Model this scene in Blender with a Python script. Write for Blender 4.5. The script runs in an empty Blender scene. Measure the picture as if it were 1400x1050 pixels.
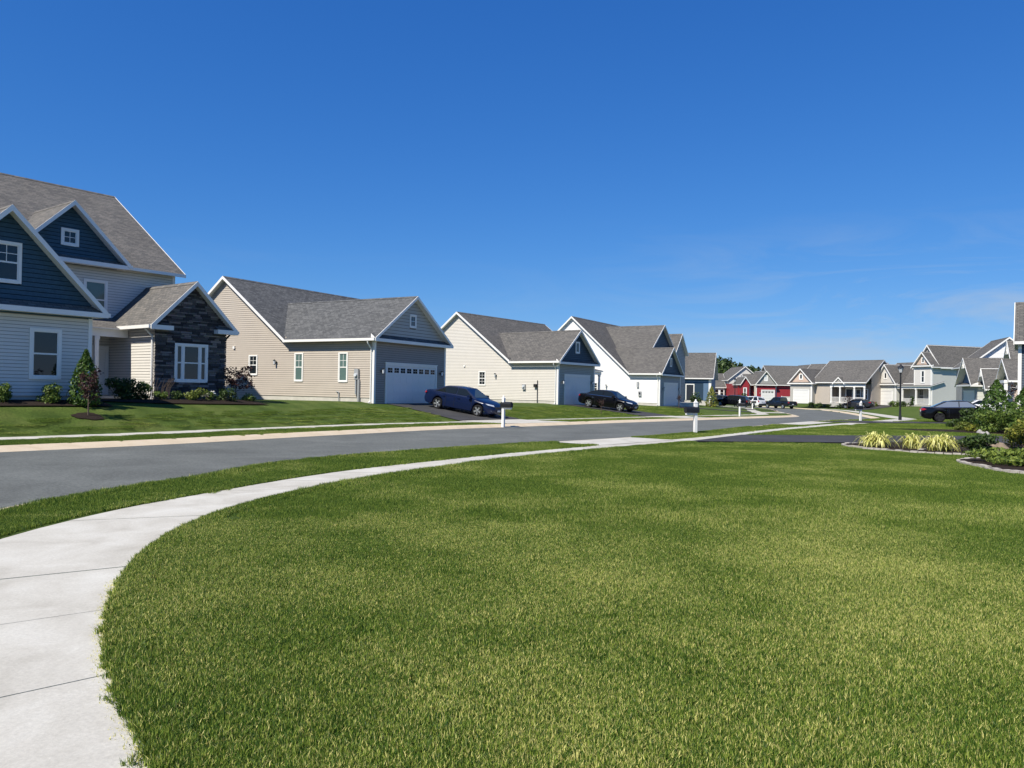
import bpy, bmesh, math, random
import numpy as np
from mathutils import Vector, Matrix
R = math.radians
random.seed(7); rng = np.random.default_rng(11)
S = bpy.context.scene
COL = S.collection

# ------------------------------------------------------------------ camera, sky, sun, exposure
cam_d = bpy.data.cameras.new('camera'); cam = bpy.data.objects.new('camera', cam_d); COL.objects.link(cam)
cam_d.sensor_width = 36; cam_d.lens = 27.0; cam_d.clip_start = 0.05; cam_d.clip_end = 6000
cam.matrix_world = Matrix.Translation((0, 0, 1.65)) @ Matrix.Rotation(R(90) + math.atan(8/1050), 4, 'X') @ Matrix.Rotation(0.018, 4, 'Z')
S.camera = cam
SUN_EL, SUN_AZ = 50.0, 219.5          # azimuth clockwise from +Y
W = bpy.data.worlds.new("World"); S.world = W; W.use_nodes = True
wn = W.node_tree; wn.nodes.clear()
def wnode(t, **k):
    n = wn.nodes.new(t)
    for a, b in k.items(): setattr(n, a, b)
    return n
sky = wnode('ShaderNodeTexSky', sky_type='NISHITA', sun_disc=False)
sky.sun_elevation = R(SUN_EL); sky.sun_rotation = R(SUN_AZ)
sky.air_density = 1.0; sky.dust_density = 0.0; sky.ozone_density = 2.6; sky.altitude = 100
sep_ = wnode('ShaderNodeSeparateColor'); com_ = wnode('ShaderNodeCombineColor')           # colour response of the sky, channel by channel
wn.links.new(sky.outputs[0], sep_.inputs[0])
for ch, ex, ga in ((0, 1.25, 0.248), (1, 0.85, 0.84), (2, 0.60, 2.36)):
    pw = wnode('ShaderNodeMath', operation='POWER'); pw.inputs[1].default_value = ex; mg = wnode('ShaderNodeMath', operation='MULTIPLY'); mg.inputs[1].default_value = ga
    wn.links.new(sep_.outputs[ch], pw.inputs[0]); wn.links.new(pw.outputs[0], mg.inputs[0]); wn.links.new(mg.outputs[0], com_.inputs[ch])
# thin cirrus streaks over the blue
tc = wnode('ShaderNodeTexCoord'); mp = wnode('ShaderNodeMapping'); mp.inputs['Scale'].default_value = (2.2, 2.2, 13.0); mp.inputs['Rotation'].default_value = (0.12, 0.10, 0.3)
no = wnode('ShaderNodeTexNoise'); no.inputs['Scale'].default_value = 1.6; no.inputs['Detail'].default_value = 7; no.inputs['Roughness'].default_value = 0.62; no.inputs['Distortion'].default_value = 0.8
cr = wnode('ShaderNodeValToRGB'); cr.color_ramp.elements[0].position = 0.47; cr.color_ramp.elements[0].color = (0, 0, 0, 1); cr.color_ramp.elements[1].position = 0.80; cr.color_ramp.elements[1].color = (0.75, 0.75, 0.75, 1)
sx = wnode('ShaderNodeSeparateXYZ'); mr = wnode('ShaderNodeMapRange'); mr.inputs[1].default_value = 0.22; mr.inputs[2].default_value = 0.11
mul = wnode('ShaderNodeMath', operation='MULTIPLY')
mx = wnode('ShaderNodeMix', data_type='RGBA'); mx.inputs[7].default_value = (4.6, 5.4, 6.4, 1)
bg = wnode('ShaderNodeBackground'); bg.inputs[1].default_value = 0.080
wo = wnode('ShaderNodeOutputWorld')
l = wn.links.new
l(tc.outputs['Generated'], mp.inputs[0]); l(mp.outputs[0], no.inputs['Vector'])
l(no.outputs['Fac'], cr.inputs[0]); l(tc.outputs['Generated'], sx.inputs[0]); l(sx.outputs['Z'], mr.inputs[0])
mrx = wnode('ShaderNodeMapRange'); mrx.inputs[1].default_value = 0.06; mrx.inputs[2].default_value = 0.42; mrx.inputs[3].default_value = 0.12     # the cirrus bank lies off to the right
mu2 = wnode('ShaderNodeMath', operation='MULTIPLY'); wn.links.new(sx.outputs['X'], mrx.inputs[0]); wn.links.new(cr.outputs[0], mu2.inputs[0]); wn.links.new(mrx.outputs[0], mu2.inputs[1])
l(mu2.outputs[0], mul.inputs[0]); l(mr.outputs[0], mul.inputs[1]); l(mul.outputs[0], mx.inputs[0])
l(com_.outputs[0], mx.inputs[6]); l(mx.outputs[2], bg.inputs[0]); l(bg.outputs[0], wo.inputs[0])
sd = bpy.data.lights.new('sun', 'SUN'); sd.energy = 5.0; sd.angle = R(0.53); sd.color = (1.0, 0.945, 0.83)
sun = bpy.data.objects.new('sun', sd); COL.objects.link(sun)
SDIR = Vector((math.sin(R(SUN_AZ))*math.cos(R(SUN_EL)), math.cos(R(SUN_AZ))*math.cos(R(SUN_EL)), math.sin(R(SUN_EL))))
sun.rotation_euler = SDIR.to_track_quat('Z', 'Y').to_euler(); sun.location = (-40, -40, 60)
S.view_settings.view_transform = 'Standard'; S.view_settings.look = 'None'; S.view_settings.gamma = 1; S.view_settings.use_curve_mapping = False
S.view_settings.exposure = 0.36

# ------------------------------------------------------------------ materials
def principled(name):
    m = bpy.data.materials.new(name); m.use_nodes = True
    return m, m.node_tree, m.node_tree.nodes['Principled BSDF']
def mat(name, col, rough=0.6, spec=0.4, var=0.0, scale=4.0, bump=0.0, bscale=40.0, metal=0.0, coat=0.0, col2=None, ior=None, tex='Object'):
    m, t, p = principled(name)
    p.inputs['Base Color'].default_value = (*col, 1); p.inputs['Roughness'].default_value = rough
    p.inputs['Specular IOR Level'].default_value = spec; p.inputs['Metallic'].default_value = metal; p.inputs['Coat Weight'].default_value = coat
    p.inputs['Coat Roughness'].default_value = 0.05
    if var > 0 or bump > 0:
        c = t.nodes.new('ShaderNodeTexCoord')
    if var > 0:
        n = t.nodes.new('ShaderNodeTexNoise'); n.inputs['Scale'].default_value = scale; n.inputs['Detail'].default_value = 6; n.inputs['Roughness'].default_value = 0.65
        r = t.nodes.new('ShaderNodeValToRGB'); r.color_ramp.elements[0].position = 0.3; r.color_ramp.elements[1].position = 0.7
        c2 = col2 or tuple(min(1, x*(1+var)) for x in col)
        r.color_ramp.elements[0].color = (*(tuple(x*(1-var) for x in col) if not col2 else col), 1); r.color_ramp.elements[1].color = (*c2, 1)
        t.links.new(c.outputs[tex], n.inputs['Vector']); t.links.new(n.outputs['Fac'], r.inputs[0]); t.links.new(r.outputs[0], p.inputs['Base Color'])
    if bump > 0:
        n2 = t.nodes.new('ShaderNodeTexNoise'); n2.inputs['Scale'].default_value = bscale; n2.inputs['Detail'].default_value = 4
        b = t.nodes.new('ShaderNodeBump'); b.inputs['Strength'].default_value = bump; b.inputs['Distance'].default_value = 0.02
        t.links.new(c.outputs[tex], n2.inputs['Vector']); t.links.new(n2.outputs['Fac'], b.inputs['Height']); t.links.new(b.outputs[0], p.inputs['Normal'])
    return m
def shingle(name, ca, cb, cmort):
    """asphalt shingle: tabs in metres on the UV, each tab its own shade"""
    m, t, p = principled(name); p.inputs['Roughness'].default_value = 0.95; p.inputs['Specular IOR Level'].default_value = 0.15
    uv = t.nodes.new('ShaderNodeUVMap'); uv.uv_map = 'UVMap'
    br = t.nodes.new('ShaderNodeTexBrick'); br.offset = 0.37; br.offset_frequency = 2; br.squash = 1
    br.inputs['Color1'].default_value = (*ca, 1); br.inputs['Color2'].default_value = (*cb, 1); br.inputs['Mortar'].default_value = (*cmort, 1)
    br.inputs['Scale'].default_value = 1.0; br.inputs['Mortar Size'].default_value = 0.008; br.inputs['Bias'].default_value = 0.0
    br.inputs['Brick Width'].default_value = 0.27; br.inputs['Row Height'].default_value = 0.14
    n = t.nodes.new('ShaderNodeTexNoise'); n.inputs['Scale'].default_value = 9; n.inputs['Detail'].default_value = 8; n.inputs['Roughness'].default_value = 0.8
    n2 = t.nodes.new('ShaderNodeTexNoise'); n2.inputs['Scale'].default_value = 0.5; n2.inputs['Detail'].default_value = 3
    mrr = t.nodes.new('ShaderNodeMapRange'); mrr.inputs[3].default_value = 0.45; mrr.inputs[4].default_value = 1.55
    mr2 = t.nodes.new('ShaderNodeMapRange'); mr2.inputs[3].default_value = 0.82; mr2.inputs[4].default_value = 1.18
    mu = t.nodes.new('ShaderNodeMath'); mu.operation = 'MULTIPLY'
    mm = t.nodes.new('ShaderNodeMix'); mm.data_type = 'RGBA'; mm.blend_type = 'MULTIPLY'; mm.inputs[0].default_value = 1
    bp = t.nodes.new('ShaderNodeBump'); bp.inputs['Strength'].default_value = 0.5; bp.inputs['Distance'].default_value = 0.02
    k = t.links.new
    k(uv.outputs[0], br.inputs['Vector']); k(uv.outputs[0], n.inputs['Vector']); k(uv.outputs[0], n2.inputs['Vector'])
    k(n.outputs['Fac'], mrr.inputs[0]); k(n2.outputs['Fac'], mr2.inputs[0]); k(mrr.outputs[0], mu.inputs[0]); k(mr2.outputs[0], mu.inputs[1])
    k(br.outputs['Color'], mm.inputs[6]); k(mu.outputs[0], mm.inputs[7]); k(mm.outputs[2], p.inputs['Base Color'])
    k(br.outputs['Fac'], bp.inputs['Height']); bp.invert = True; k(bp.outputs[0], p.inputs['Normal'])
    return m
def leafmat(name, dark, light, trans=0.3, rough=0.5):
    """leaves: every leaf (mesh island) its own shade, light shining through"""
    m, t, p = principled(name); p.inputs['Roughness'].default_value = rough; p.inputs['Specular IOR Level'].default_value = 0.35
    g = t.nodes.new('ShaderNodeNewGeometry'); r = t.nodes.new('ShaderNodeValToRGB')
    r.color_ramp.elements[0].color = (*dark, 1); r.color_ramp.elements[1].color = (*light, 1)
    tr = t.nodes.new('ShaderNodeBsdfTranslucent'); ms = t.nodes.new('ShaderNodeMixShader'); ms.inputs[0].default_value = trans
    out = t.nodes['Material Output']; k = t.links.new
    k(g.outputs['Random Per Island'], r.inputs[0]); k(r.outputs[0], p.inputs['Base Color']); k(r.outputs[0], tr.inputs[0])
    k(p.outputs[0], ms.inputs[1]); k(tr.outputs[0], ms.inputs[2]); k(ms.outputs[0], out.inputs[0])
    return m
M = {}
M['trim'] = mat('white_trim', (0.82, 0.80, 0.76), 0.45, 0.4, var=0.03, scale=3)
M['lap_pale'] = mat('pale_grey_vinyl', (0.655, 0.625, 0.575), 0.5, 0.4, var=0.04, scale=1.3)
M['lap_blue'] = mat('deep_blue_shake', (0.036, 0.085, 0.125), 0.6, 0.35, var=0.18, scale=5, bump=0.3, bscale=30)
M['lap_tan'] = mat('tan_vinyl', (0.470, 0.413, 0.35), 0.5, 0.4, var=0.04, scale=1.2)
M['lap_taupe'] = mat('taupe_vinyl', (0.30, 0.255, 0.22), 0.5, 0.4, var=0.04, scale=1.2)
M['lap_cream'] = mat('cream_vinyl', (0.63, 0.59, 0.525), 0.5, 0.4, var=0.03, scale=1.2)
M['lap_sage'] = mat('sage_grey_vinyl', (0.38, 0.365, 0.31), 0.5, 0.4, var=0.04, scale=1.2)
M['lap_white'] = mat('white_vinyl', (0.78, 0.77, 0.76), 0.5, 0.4, var=0.03, scale=1.2)
M['lap_slate'] = mat('slate_blue_vinyl', (0.085, 0.155, 0.25), 0.5, 0.4, var=0.06, scale=1.2)
M['lap_navy'] = mat('navy_vinyl', (0.030, 0.054, 0.078), 0.5, 0.4, var=0.08, scale=1.2)
M['lap_red'] = mat('barn_red_vinyl', (0.30, 0.028, 0.035), 0.5, 0.4, var=0.06, scale=1.2)
M['lap_stonegrey'] = mat('warm_grey_vinyl', (0.44, 0.42, 0.375), 0.5, 0.4, var=0.04, scale=1.2)
M['lap_green'] = mat('pale_green_grey_vinyl', (0.58, 0.58, 0.53), 0.5, 0.4, var=0.03, scale=1.2)
M['lap_ink'] = mat('dark_slate_vinyl', (0.050, 0.068, 0.095), 0.55, 0.35, var=0.06, scale=1.2)
M['lap_grey'] = mat('mid_grey_vinyl', (0.34, 0.33, 0.31), 0.5, 0.4, var=0.05, scale=1.2)
M['pink_beige'] = mat('pink_beige_vinyl', (0.58, 0.44, 0.35), 0.5, 0.4, var=0.05, scale=1.2)
M['roof_brown'] = shingle('weathered_brown_shingle', (0.178, 0.165, 0.148), (0.112, 0.108, 0.103), (0.06, 0.055, 0.05))
M['roof_grey'] = shingle('charcoal_grey_shingle', (0.142, 0.143, 0.142), (0.082, 0.084, 0.086), (0.05, 0.05, 0.05))
M['roof_dark'] = shingle('dark_brown_shingle', (0.155, 0.145, 0.132), (0.10, 0.096, 0.091), (0.05, 0.047, 0.045))
M['found'] = mat('foundation_concrete', (0.52, 0.49, 0.44), 0.85, 0.2, var=0.12, scale=2.5, bump=0.2, bscale=25)
M['garage'] = mat('garage_door_paint', (0.75, 0.735, 0.70), 0.4, 0.4, var=0.02, scale=1)
M['glass'] = mat('window_glass', (0.010, 0.014, 0.016), 0.04, 0.65)
M['glass_blind'] = mat('window_glass_over_blind', (0.10, 0.16, 0.145), 0.06, 0.6, var=0.1, scale=2)
M['black'] = mat('black_metal', (0.012, 0.012, 0.013), 0.4, 0.5)
M['blackplastic'] = mat('black_plastic', (0.02, 0.02, 0.021), 0.55, 0.4)
M['greymetal'] = mat('grey_meter_metal', (0.42, 0.43, 0.44), 0.5, 0.5, metal=0.3)
M['lampglass'] = mat('lamp_glass', (0.62, 0.64, 0.66), 0.15, 0.5)
M['door_dark'] = mat('dark_door_paint', (0.025, 0.03, 0.04), 0.4, 0.4)
M['porch_floor'] = mat('porch_concrete', (0.45, 0.43, 0.40), 0.85, 0.2, var=0.08, scale=3)
M['red'] = mat('red_plastic', (0.45, 0.02, 0.02), 0.45, 0.4)
M['mulch'] = mat('dark_mulch', (0.030, 0.022, 0.017), 0.95, 0.1, var=0.5, scale=25, bump=1.0, bscale=60, tex='Object')
M['bark'] = mat('grey_brown_bark', (0.12, 0.09, 0.07), 0.9, 0.1, var=0.3, scale=20, bump=0.6, bscale=60)
M['rock'] = mat('tan_boulder', (0.24, 0.185, 0.13), 0.9, 0.2, var=0.3, scale=5, bump=0.8, bscale=12)
M['rock_white'] = mat('pale_rock', (0.33, 0.31, 0.29), 0.9, 0.2, var=0.25, scale=6, bump=0.8, bscale=14)
M['edging'] = mat('concrete_edging', (0.42, 0.38, 0.33), 0.9, 0.2, var=0.2, scale=14, bump=0.5, bscale=60)
# ledgestone, one shade per stone
def stone_mat(name, island):
    m, t, p = principled(name); p.inputs['Roughness'].default_value = 0.85; p.inputs['Specular IOR Level'].default_value = 0.25
    r = t.nodes.new('ShaderNodeValToRGB'); e = r.color_ramp.elements
    e[0].color = (0.045, 0.045, 0.048, 1); e[1].color = (0.33, 0.295, 0.28, 1); e[1].position = 1.0
    e.new(0.45).color = (0.105, 0.10, 0.104, 1); e.new(0.75).color = (0.19, 0.178, 0.175, 1)
    src = t.nodes.new('ShaderNodeNewGeometry').outputs['Random Per Island'] if island else t.nodes.new('ShaderNodeObjectInfo').outputs['Random']
    c = t.nodes.new('ShaderNodeTexCoord'); n = t.nodes.new('ShaderNodeTexNoise'); n.inputs['Scale'].default_value = 14; n.inputs['Detail'].default_value = 6
    mm = t.nodes.new('ShaderNodeMix'); mm.data_type = 'RGBA'; mm.blend_type = 'MULTIPLY'; mm.inputs[0].default_value = 0.6
    b = t.nodes.new('ShaderNodeBump'); b.inputs['Strength'].default_value = 0.7; b.inputs['Distance'].default_value = 0.03
    k = t.links.new; k(src, r.inputs[0]); k(c.outputs['Object'], n.inputs['Vector']); k(r.outputs[0], mm.inputs[6]); k(n.outputs['Color'], mm.inputs[7])
    k(mm.outputs[2], p.inputs['Base Color']); k(n.outputs['Fac'], b.inputs['Height']); k(b.outputs[0], p.inputs['Normal'])
    return m
M['stone'] = stone_mat('ledgestone', False); M['stone_isl'] = stone_mat('ledgestone_small', True)
M['mortar'] = mat('dark_mortar', (0.03, 0.03, 0.033), 0.95, 0.1)

def paved(name, c1, c2, c3, big, fine, rough=0.9, speck=0.35, bump=0.25):
    """concrete or asphalt: broad stains, fine aggregate"""
    m, t, p = principled(name); p.inputs['Roughness'].default_value = rough; p.inputs['Specular IOR Level'].default_value = 0.25
    g = t.nodes.new('ShaderNodeNewGeometry'); k = t.links.new
    n1 = t.nodes.new('ShaderNodeTexNoise'); n1.inputs['Scale'].default_value = big; n1.inputs['Detail'].default_value = 7; n1.inputs['Roughness'].default_value = 0.62; n1.inputs['Distortion'].default_value = 0.6
    r = t.nodes.new('ShaderNodeValToRGB'); e = r.color_ramp.elements; e[0].position = 0.3; e[0].color = (*c1, 1); e[1].position = 0.72; e[1].color = (*c3, 1); e.new(0.5).color = (*c2, 1)
    n2 = t.nodes.new('ShaderNodeTexNoise'); n2.inputs['Scale'].default_value = fine; n2.inputs['Detail'].default_value = 6; n2.inputs['Roughness'].default_value = 0.8
    mr_ = t.nodes.new('ShaderNodeMapRange'); mr_.inputs[1].default_value = 0.3; mr_.inputs[2].default_value = 0.7; mr_.inputs[3].default_value = 1-speck; mr_.inputs[4].default_value = 1+speck
    mm = t.nodes.new('ShaderNodeMix'); mm.data_type = 'RGBA'; mm.blend_type = 'MULTIPLY'; mm.inputs[0].default_value = 1
    b = t.nodes.new('ShaderNodeBump'); b.inputs['Strength'].default_value = bump; b.inputs['Distance'].default_value = 0.01
    k(g.outputs['Position'], n1.inputs['Vector']); k(g.outputs['Position'], n2.inputs['Vector']); k(n1.outputs['Fac'], r.inputs[0])
    k(n2.outputs['Fac'], mr_.inputs[0]); k(r.outputs[0], mm.inputs[6]); k(mr_.outputs[0], mm.inputs[7]); k(mm.outputs[2], p.inputs['Base Color'])
    k(n2.outputs['Fac'], b.inputs['Height']); k(b.outputs[0], p.inputs['Normal'])
    return m
M['walk'] = paved('sidewalk_concrete', (0.40, 0.375, 0.32), (0.485, 0.46, 0.40), (0.56, 0.54, 0.48), 1.3, 40, 0.9, 0.14, 0.25)
M['kerb'] = paved('kerb_concrete', (0.48, 0.39, 0.27), (0.55, 0.45, 0.32), (0.58, 0.49, 0.37), 1.5, 40, 0.9, 0.12, 0.2)
M['asphalt'] = paved('road_asphalt', (0.096, 0.100, 0.092), (0.121, 0.127, 0.117), (0.154, 0.160, 0.148), 0.45, 17, 0.9, 0.42, 0.5)
M['drive'] = paved('driveway_asphalt', (0.040, 0.039, 0.040), (0.050, 0.049, 0.050), (0.062, 0.061, 0.062), 0.5, 45, 0.9, 0.3, 0.4)
M['joint'] = mat('sidewalk_joint_filler', (0.16, 0.135, 0.12), 0.95, 0.1)

# ------------------------------------------------------------------ helpers
def tag(o, label=None, cat=None, group=None, kind=None):
    if label: o['label'] = label
    if cat: o['category'] = cat
    if group: o['group'] = group
    if kind: o['kind'] = kind
    return o
def empty(name, loc=(0, 0, 0), rz=0.0):
    o = bpy.data.objects.new(name, None); COL.objects.link(o); o.location = loc; o.rotation_euler = (0, 0, rz); o.empty_display_size = 0.2
    return o
class MB:
    def __init__(s): s.v = []; s.f = []; s.m = []; s.uv = {}
    def face(s, pts, m=0, uvs=None):
        i = len(s.v); s.v += [tuple(p) for p in pts]; s.f.append(tuple(range(i, i+len(pts)))); s.m.append(m)
        if uvs: s.uv[len(s.f)-1] = uvs
    def hexa(s, p, m=0):
        """8 corners: bottom loop 0-3 counter-clockwise from above, top loop 4-7"""
        i = len(s.v); s.v += [tuple(q) for q in p]
        for q in ((3, 2, 1, 0), (4, 5, 6, 7), (0, 1, 5, 4), (1, 2, 6, 5), (2, 3, 7, 6), (3, 0, 4, 7)):
            s.f.append(tuple(i+k for k in q)); s.m.append(m)
    def box(s, x0, x1, y0, y1, z0, z1, m=0):
        s.hexa([(x0, y0, z0), (x1, y0, z0), (x1, y1, z0), (x0, y1, z0), (x0, y0, z1), (x1, y0, z1), (x1, y1, z1), (x0, y1, z1)], m)
    def prism(s, poly, vec, m=0, m_side=None):
        """poly extruded by vec; poly wound so that its normal points along -vec"""
        n = len(poly); v = Vector(vec); A = [Vector(p) for p in poly]; B = [p+v for p in A]
        s.face(A, m); s.face(B[::-1], m if m_side is None else m_side)
        for k in range(n): s.face([A[(k+1) % n], A[k], B[k], B[(k+1) % n]], m if m_side is None else m_side)
    def tube(s, p0, p1, r0, r1=None, n=8, m=0, caps=True):
        r1 = r0 if r1 is None else r1; a = Vector(p0); b = Vector(p1); d = (b-a).normalized()
        u = d.orthogonal().normalized(); w = d.cross(u); i = len(s.v)
        for c, rr in ((a, r0), (b, r1)):
            for k in range(n):
                t = 2*math.pi*k/n; s.v.append(tuple(c + (u*math.cos(t)+w*math.sin(t))*rr))
        for k in range(n):
            j = (k+1) % n; s.f.append((i+k, i+j, i+n+j, i+n+k)); s.m.append(m)
        if caps:
            s.f.append(tuple(i+n-1-k for k in range(n))); s.m.append(m); s.f.append(tuple(i+n+k for k in range(n))); s.m.append(m)
    def path(s, pts, rads, n=6, m=0):
        for k in range(len(pts)-1): s.tube(pts[k], pts[k+1], rads[k], rads[k+1], n, m)
    def lathe(s, prof, c=(0, 0, 0), n=16, m=0, axis='Z'):
        i = len(s.v); c = Vector(c)
        for r, z in prof:
            for k in range(n):
                t = 2*math.pi*k/n; x, y = r*math.cos(t), r*math.sin(t)
                s.v.append(tuple(c + (Vector((x, y, z)) if axis == 'Z' else Vector((x, z, -y)))))
        for q in range(len(prof)-1):
            for k in range(n):
                j = (k+1) % n; s.f.append((i+q*n+k, i+q*n+j, i+(q+1)*n+j, i+(q+1)*n+k)); s.m.append(m)
    def build(s, name, mats, parent=None, kind=None, smooth=False, label=None, angle=None):
        me = bpy.data.meshes.new(name); me.from_pydata(s.v, [], s.f)
        for q in (mats if isinstance(mats, (list, tuple)) else [mats]): me.materials.append(M[q] if isinstance(q, str) else q)
        me.polygons.foreach_set('material_index', s.m)
        if s.uv:
            ul = me.uv_layers.new(name='UVMap')
            for fi, uvs in s.uv.items():
                for li, q in zip(me.polygons[fi].loop_indices, uvs): ul.data[li].uv = q
        if smooth:
            bm = bmesh.new(); bm.from_mesh(me); bmesh.ops.remove_doubles(bm, verts=bm.verts, dist=1e-4); bm.to_mesh(me); bm.free()
            me.polygons.foreach_set('use_smooth', [True]*len(me.polygons))
            if angle: me.set_sharp_from_angle(angle=R(angle))
        me.update()
        o = bpy.data.objects.new(name, me); COL.objects.link(o)
        if parent: o.parent = parent
        if kind: o['kind'] = kind
        if label: o['label'] = label
        return o
def copy_tree(o, parent=None):
    c = o.copy(); COL.objects.link(c); c.parent = parent
    for ch in list(o.children): copy_tree(ch, c)
    return c

# ------------------------------------------------------------------ lie of the land
FE = [(-60, -38), (-36, -10), (-26, 2), (-20, 9.5), (-16.2, 14.4), (-12.7, 19.0), (-10.9, 21.3), (-9.27, 23.7), (-7.59, 26.6), (-5.6, 29.7), (-3.2, 33.4), (2.1, 40.0), (7.2, 46.8), (16.7, 58.3), (22.4, 65.0), (25.2, 68.4), (26.8, 71.5), (28.0, 76), (29.6, 82), (32.4, 93), (35.7, 104), (38, 118), (36, 136), (24, 152), (0, 163)]
NE = [(40, -22), (14, -9), (2, -2.6), (-2.5, 0), (-4.4, 2), (-5.7, 4), (-6.7, 6.6), (-7.0, 9.0), (-6.97, 10.75), (-6.77, 11.7), (-6.47, 12.8), (-6.12, 14.0), (-5.78, 15.8), (-5.03, 17.74), (-3.73, 19.77), (-1.21, 23.0), (1.9, 26.2), (4.63, 29.4), (8.55, 34.78), (11.3, 39.4), (16.46, 47.25), (22, 54.9), (27, 60.6), (30.0, 64.2), (32.2, 69), (38.3, 87.3), (43.7, 105.9), (45.6, 119), (43, 139), (30, 158), (4, 170)]
def catmull(P, step=0.9):
    P = [Vector(p) for p in P]; out = []
    for i in range(len(P)-1):
        p0 = P[max(i-1, 0)]; p1 = P[i]; p2 = P[i+1]; p3 = P[min(i+2, len(P)-1)]
        n = max(1, int((p2-p1).length/step))
        for k in range(n):
            t = k/n
            out.append(0.5*((2*p1)+(p2-p0)*t+(2*p0-5*p1+4*p2-p3)*t*t+(3*p1-p0-3*p2+p3)*t**3))
    out.append(P[-1]); return np.array([tuple(p) for p in out])
FEs, NEs = catmull(FE), catmull(NE)
STREET = np.vstack([FEs, NEs[::-1]])
def inpoly(x, y, P):
    x = np.asarray(x, float); y = np.asarray(y, float); c = np.zeros(x.shape, bool); j = len(P)-1
    for i in range(len(P)):
        xi, yi, xj, yj = P[i][0], P[i][1], P[j][0], P[j][1]
        if yi != yj: c ^= ((yi > y) != (yj > y)) & (x < (xj-xi)*(y-yi)/(yj-yi)+xi)
        j = i
    return c
def pdist(x, y, P):
    x = np.asarray(x, float); y = np.asarray(y, float); d = np.full(x.shape, 1e9)
    for i in range(len(P)-1):
        ax, ay = P[i]; bx, by = P[i+1]; ux, uy = bx-ax, by-ay; q = ux*ux+uy*uy+1e-12
        t = np.clip(((x-ax)*ux+(y-ay)*uy)/q, 0, 1); d = np.minimum(d, np.hypot(x-ax-t*ux, y-ay-t*uy))
    return d
def base(y): return np.interp(y, [0, 20, 35, 64, 120], [-.12, -.13, -.15, -.3, -.55])
def road_z(x, y): return base(y)
def lot_z(x, y, df=None, dn=None, full=False):
    """lawn height outside the kerbs"""
    x = np.asarray(x, float); y = np.asarray(y, float)
    df = pdist(x, y, FEs) if df is None else df; dn = pdist(x, y, NEs) if dn is None else dn
    b = base(y)+0.12; left = df < dn
    D = np.interp(y, [28, 45, 62, 82, 110], [7.0, 10.0, 11.5, 15.0, 16.0]); A = np.interp(y, [28, 45, 62, 82, 108], [.88, .80, .71, .52, .80])
    t = np.clip((df-3.7)/(D-3.7), 0, 1.12); t = t - 0.10*np.clip(t-0.9, 0, 1)
    zl = A*(t*0.85+0.15*t*t*(3-2*np.minimum(t, 1)))
    Ar = np.interp(y, [30, 50, 60, 105, 130], [0, .12, .16, .70, .75]); tr = np.clip((dn-3.4)/np.interp(y, [50, 110], [8, 13]), 0, 1)
    zr = Ar*tr*tr*(3-2*tr)
    return b+np.where(left, zl, zr)
def G(x, y): return float(lot_z(np.array([x]), np.array([y]))[0])
def RZ(y): return float(base(y))

def grid_axis(segs):
    out = []
    for a, b, s in segs: out += list(np.arange(a, b-1e-6, s))
    return np.array(out+[segs[-1][1]])
gx = grid_axis([(-3000, -300, 300), (-300, -60, 24), (-60, -24, 3), (-24, 40, 0.5), (40, 90, 2), (90, 300, 21), (300, 3000, 300)])
gy = grid_axis([(-300, -40, 40), (-40, -6, 4), (-6, 66, 0.5), (66, 176, 1.4), (176, 420, 20), (420, 3200, 278)])
X, Y = np.meshgrid(gx, gy); df = pdist(X, Y, FEs); dn = pdist(X, Y, NEs); ins = inpoly(X, Y, STREET)
dd = np.where(ins, -1, 1)*np.minimum(df, dn)
lot = lot_z(X, Y, df, dn); lowz = base(Y)-0.10
Z = lowz+(lot-lowz)*np.clip((dd-0.1)/0.5, 0, 1)
far = np.clip((np.hypot(X, Y)-190)/400, 0, 1); Z = Z*(1-far)+(-0.2)*far
ny, nx = X.shape
verts = np.stack([X, Y, Z], -1).reshape(-1, 3); ii = np.arange(ny*nx).reshape(ny, nx)
faces = np.stack([ii[:-1, :-1], ii[:-1, 1:], ii[1:, 1:], ii[1:, :-1]], -1).reshape(-1, 4)
# lawn ground material: turf seen from afar, mowing bands, dry patches
def turf_color_nodes(t, pos):
    k = t.links.new
    n1 = t.nodes.new('ShaderNodeTexNoise'); n1.inputs['Scale'].default_value = 0.55; n1.inputs['Detail'].default_value = 5; n1.inputs['Roughness'].default_value = 0.6
    k(pos, n1.inputs['Vector'])
    return n1
m, t, p = principled('turf'); p.inputs['Roughness'].default_value = 0.95; p.inputs['Specular IOR Level'].default_value = 0.1
g_ = t.nodes.new('ShaderNodeNewGeometry'); n1 = turf_color_nodes(t, g_.outputs['Position'])
r_ = t.nodes.new('ShaderNodeValToRGB'); e = r_.color_ramp.elements; e[0].position = 0.3; e[0].color = (0.052, 0.088, 0.016, 1); e[1].position = 0.75; e[1].color = (0.145, 0.170, 0.045, 1); e.new(0.5).color = (0.085, 0.126, 0.025, 1)
n2 = t.nodes.new('ShaderNodeTexNoise'); n2.inputs['Scale'].default_value = 14; n2.inputs['Detail'].default_value = 6; n2.inputs['Roughness'].default_value = 0.75
mr_ = t.nodes.new('ShaderNodeMapRange'); mr_.inputs[1].default_value = 0.3; mr_.inputs[2].default_value = 0.7; mr_.inputs[3].default_value = 0.5; mr_.inputs[4].default_value = 1.35
mm = t.nodes.new('ShaderNodeMix'); mm.data_type = 'RGBA'; mm.blend_type = 'MULTIPLY'; mm.inputs[0].default_value = 1
wv = t.nodes.new('ShaderNodeTexWave'); wv.inputs['Scale'].default_value = 0.28; wv.inputs['Distortion'].default_value = 2.5; wv.inputs['Detail'].default_value = 2
mpw = t.nodes.new('ShaderNodeMapping'); mpw.inputs['Rotation'].default_value = (0, 0, R(-40))
mrw = t.nodes.new('ShaderNodeMapRange'); mrw.inputs[3].default_value = 0.93; mrw.inputs[4].default_value = 1.06
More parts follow.
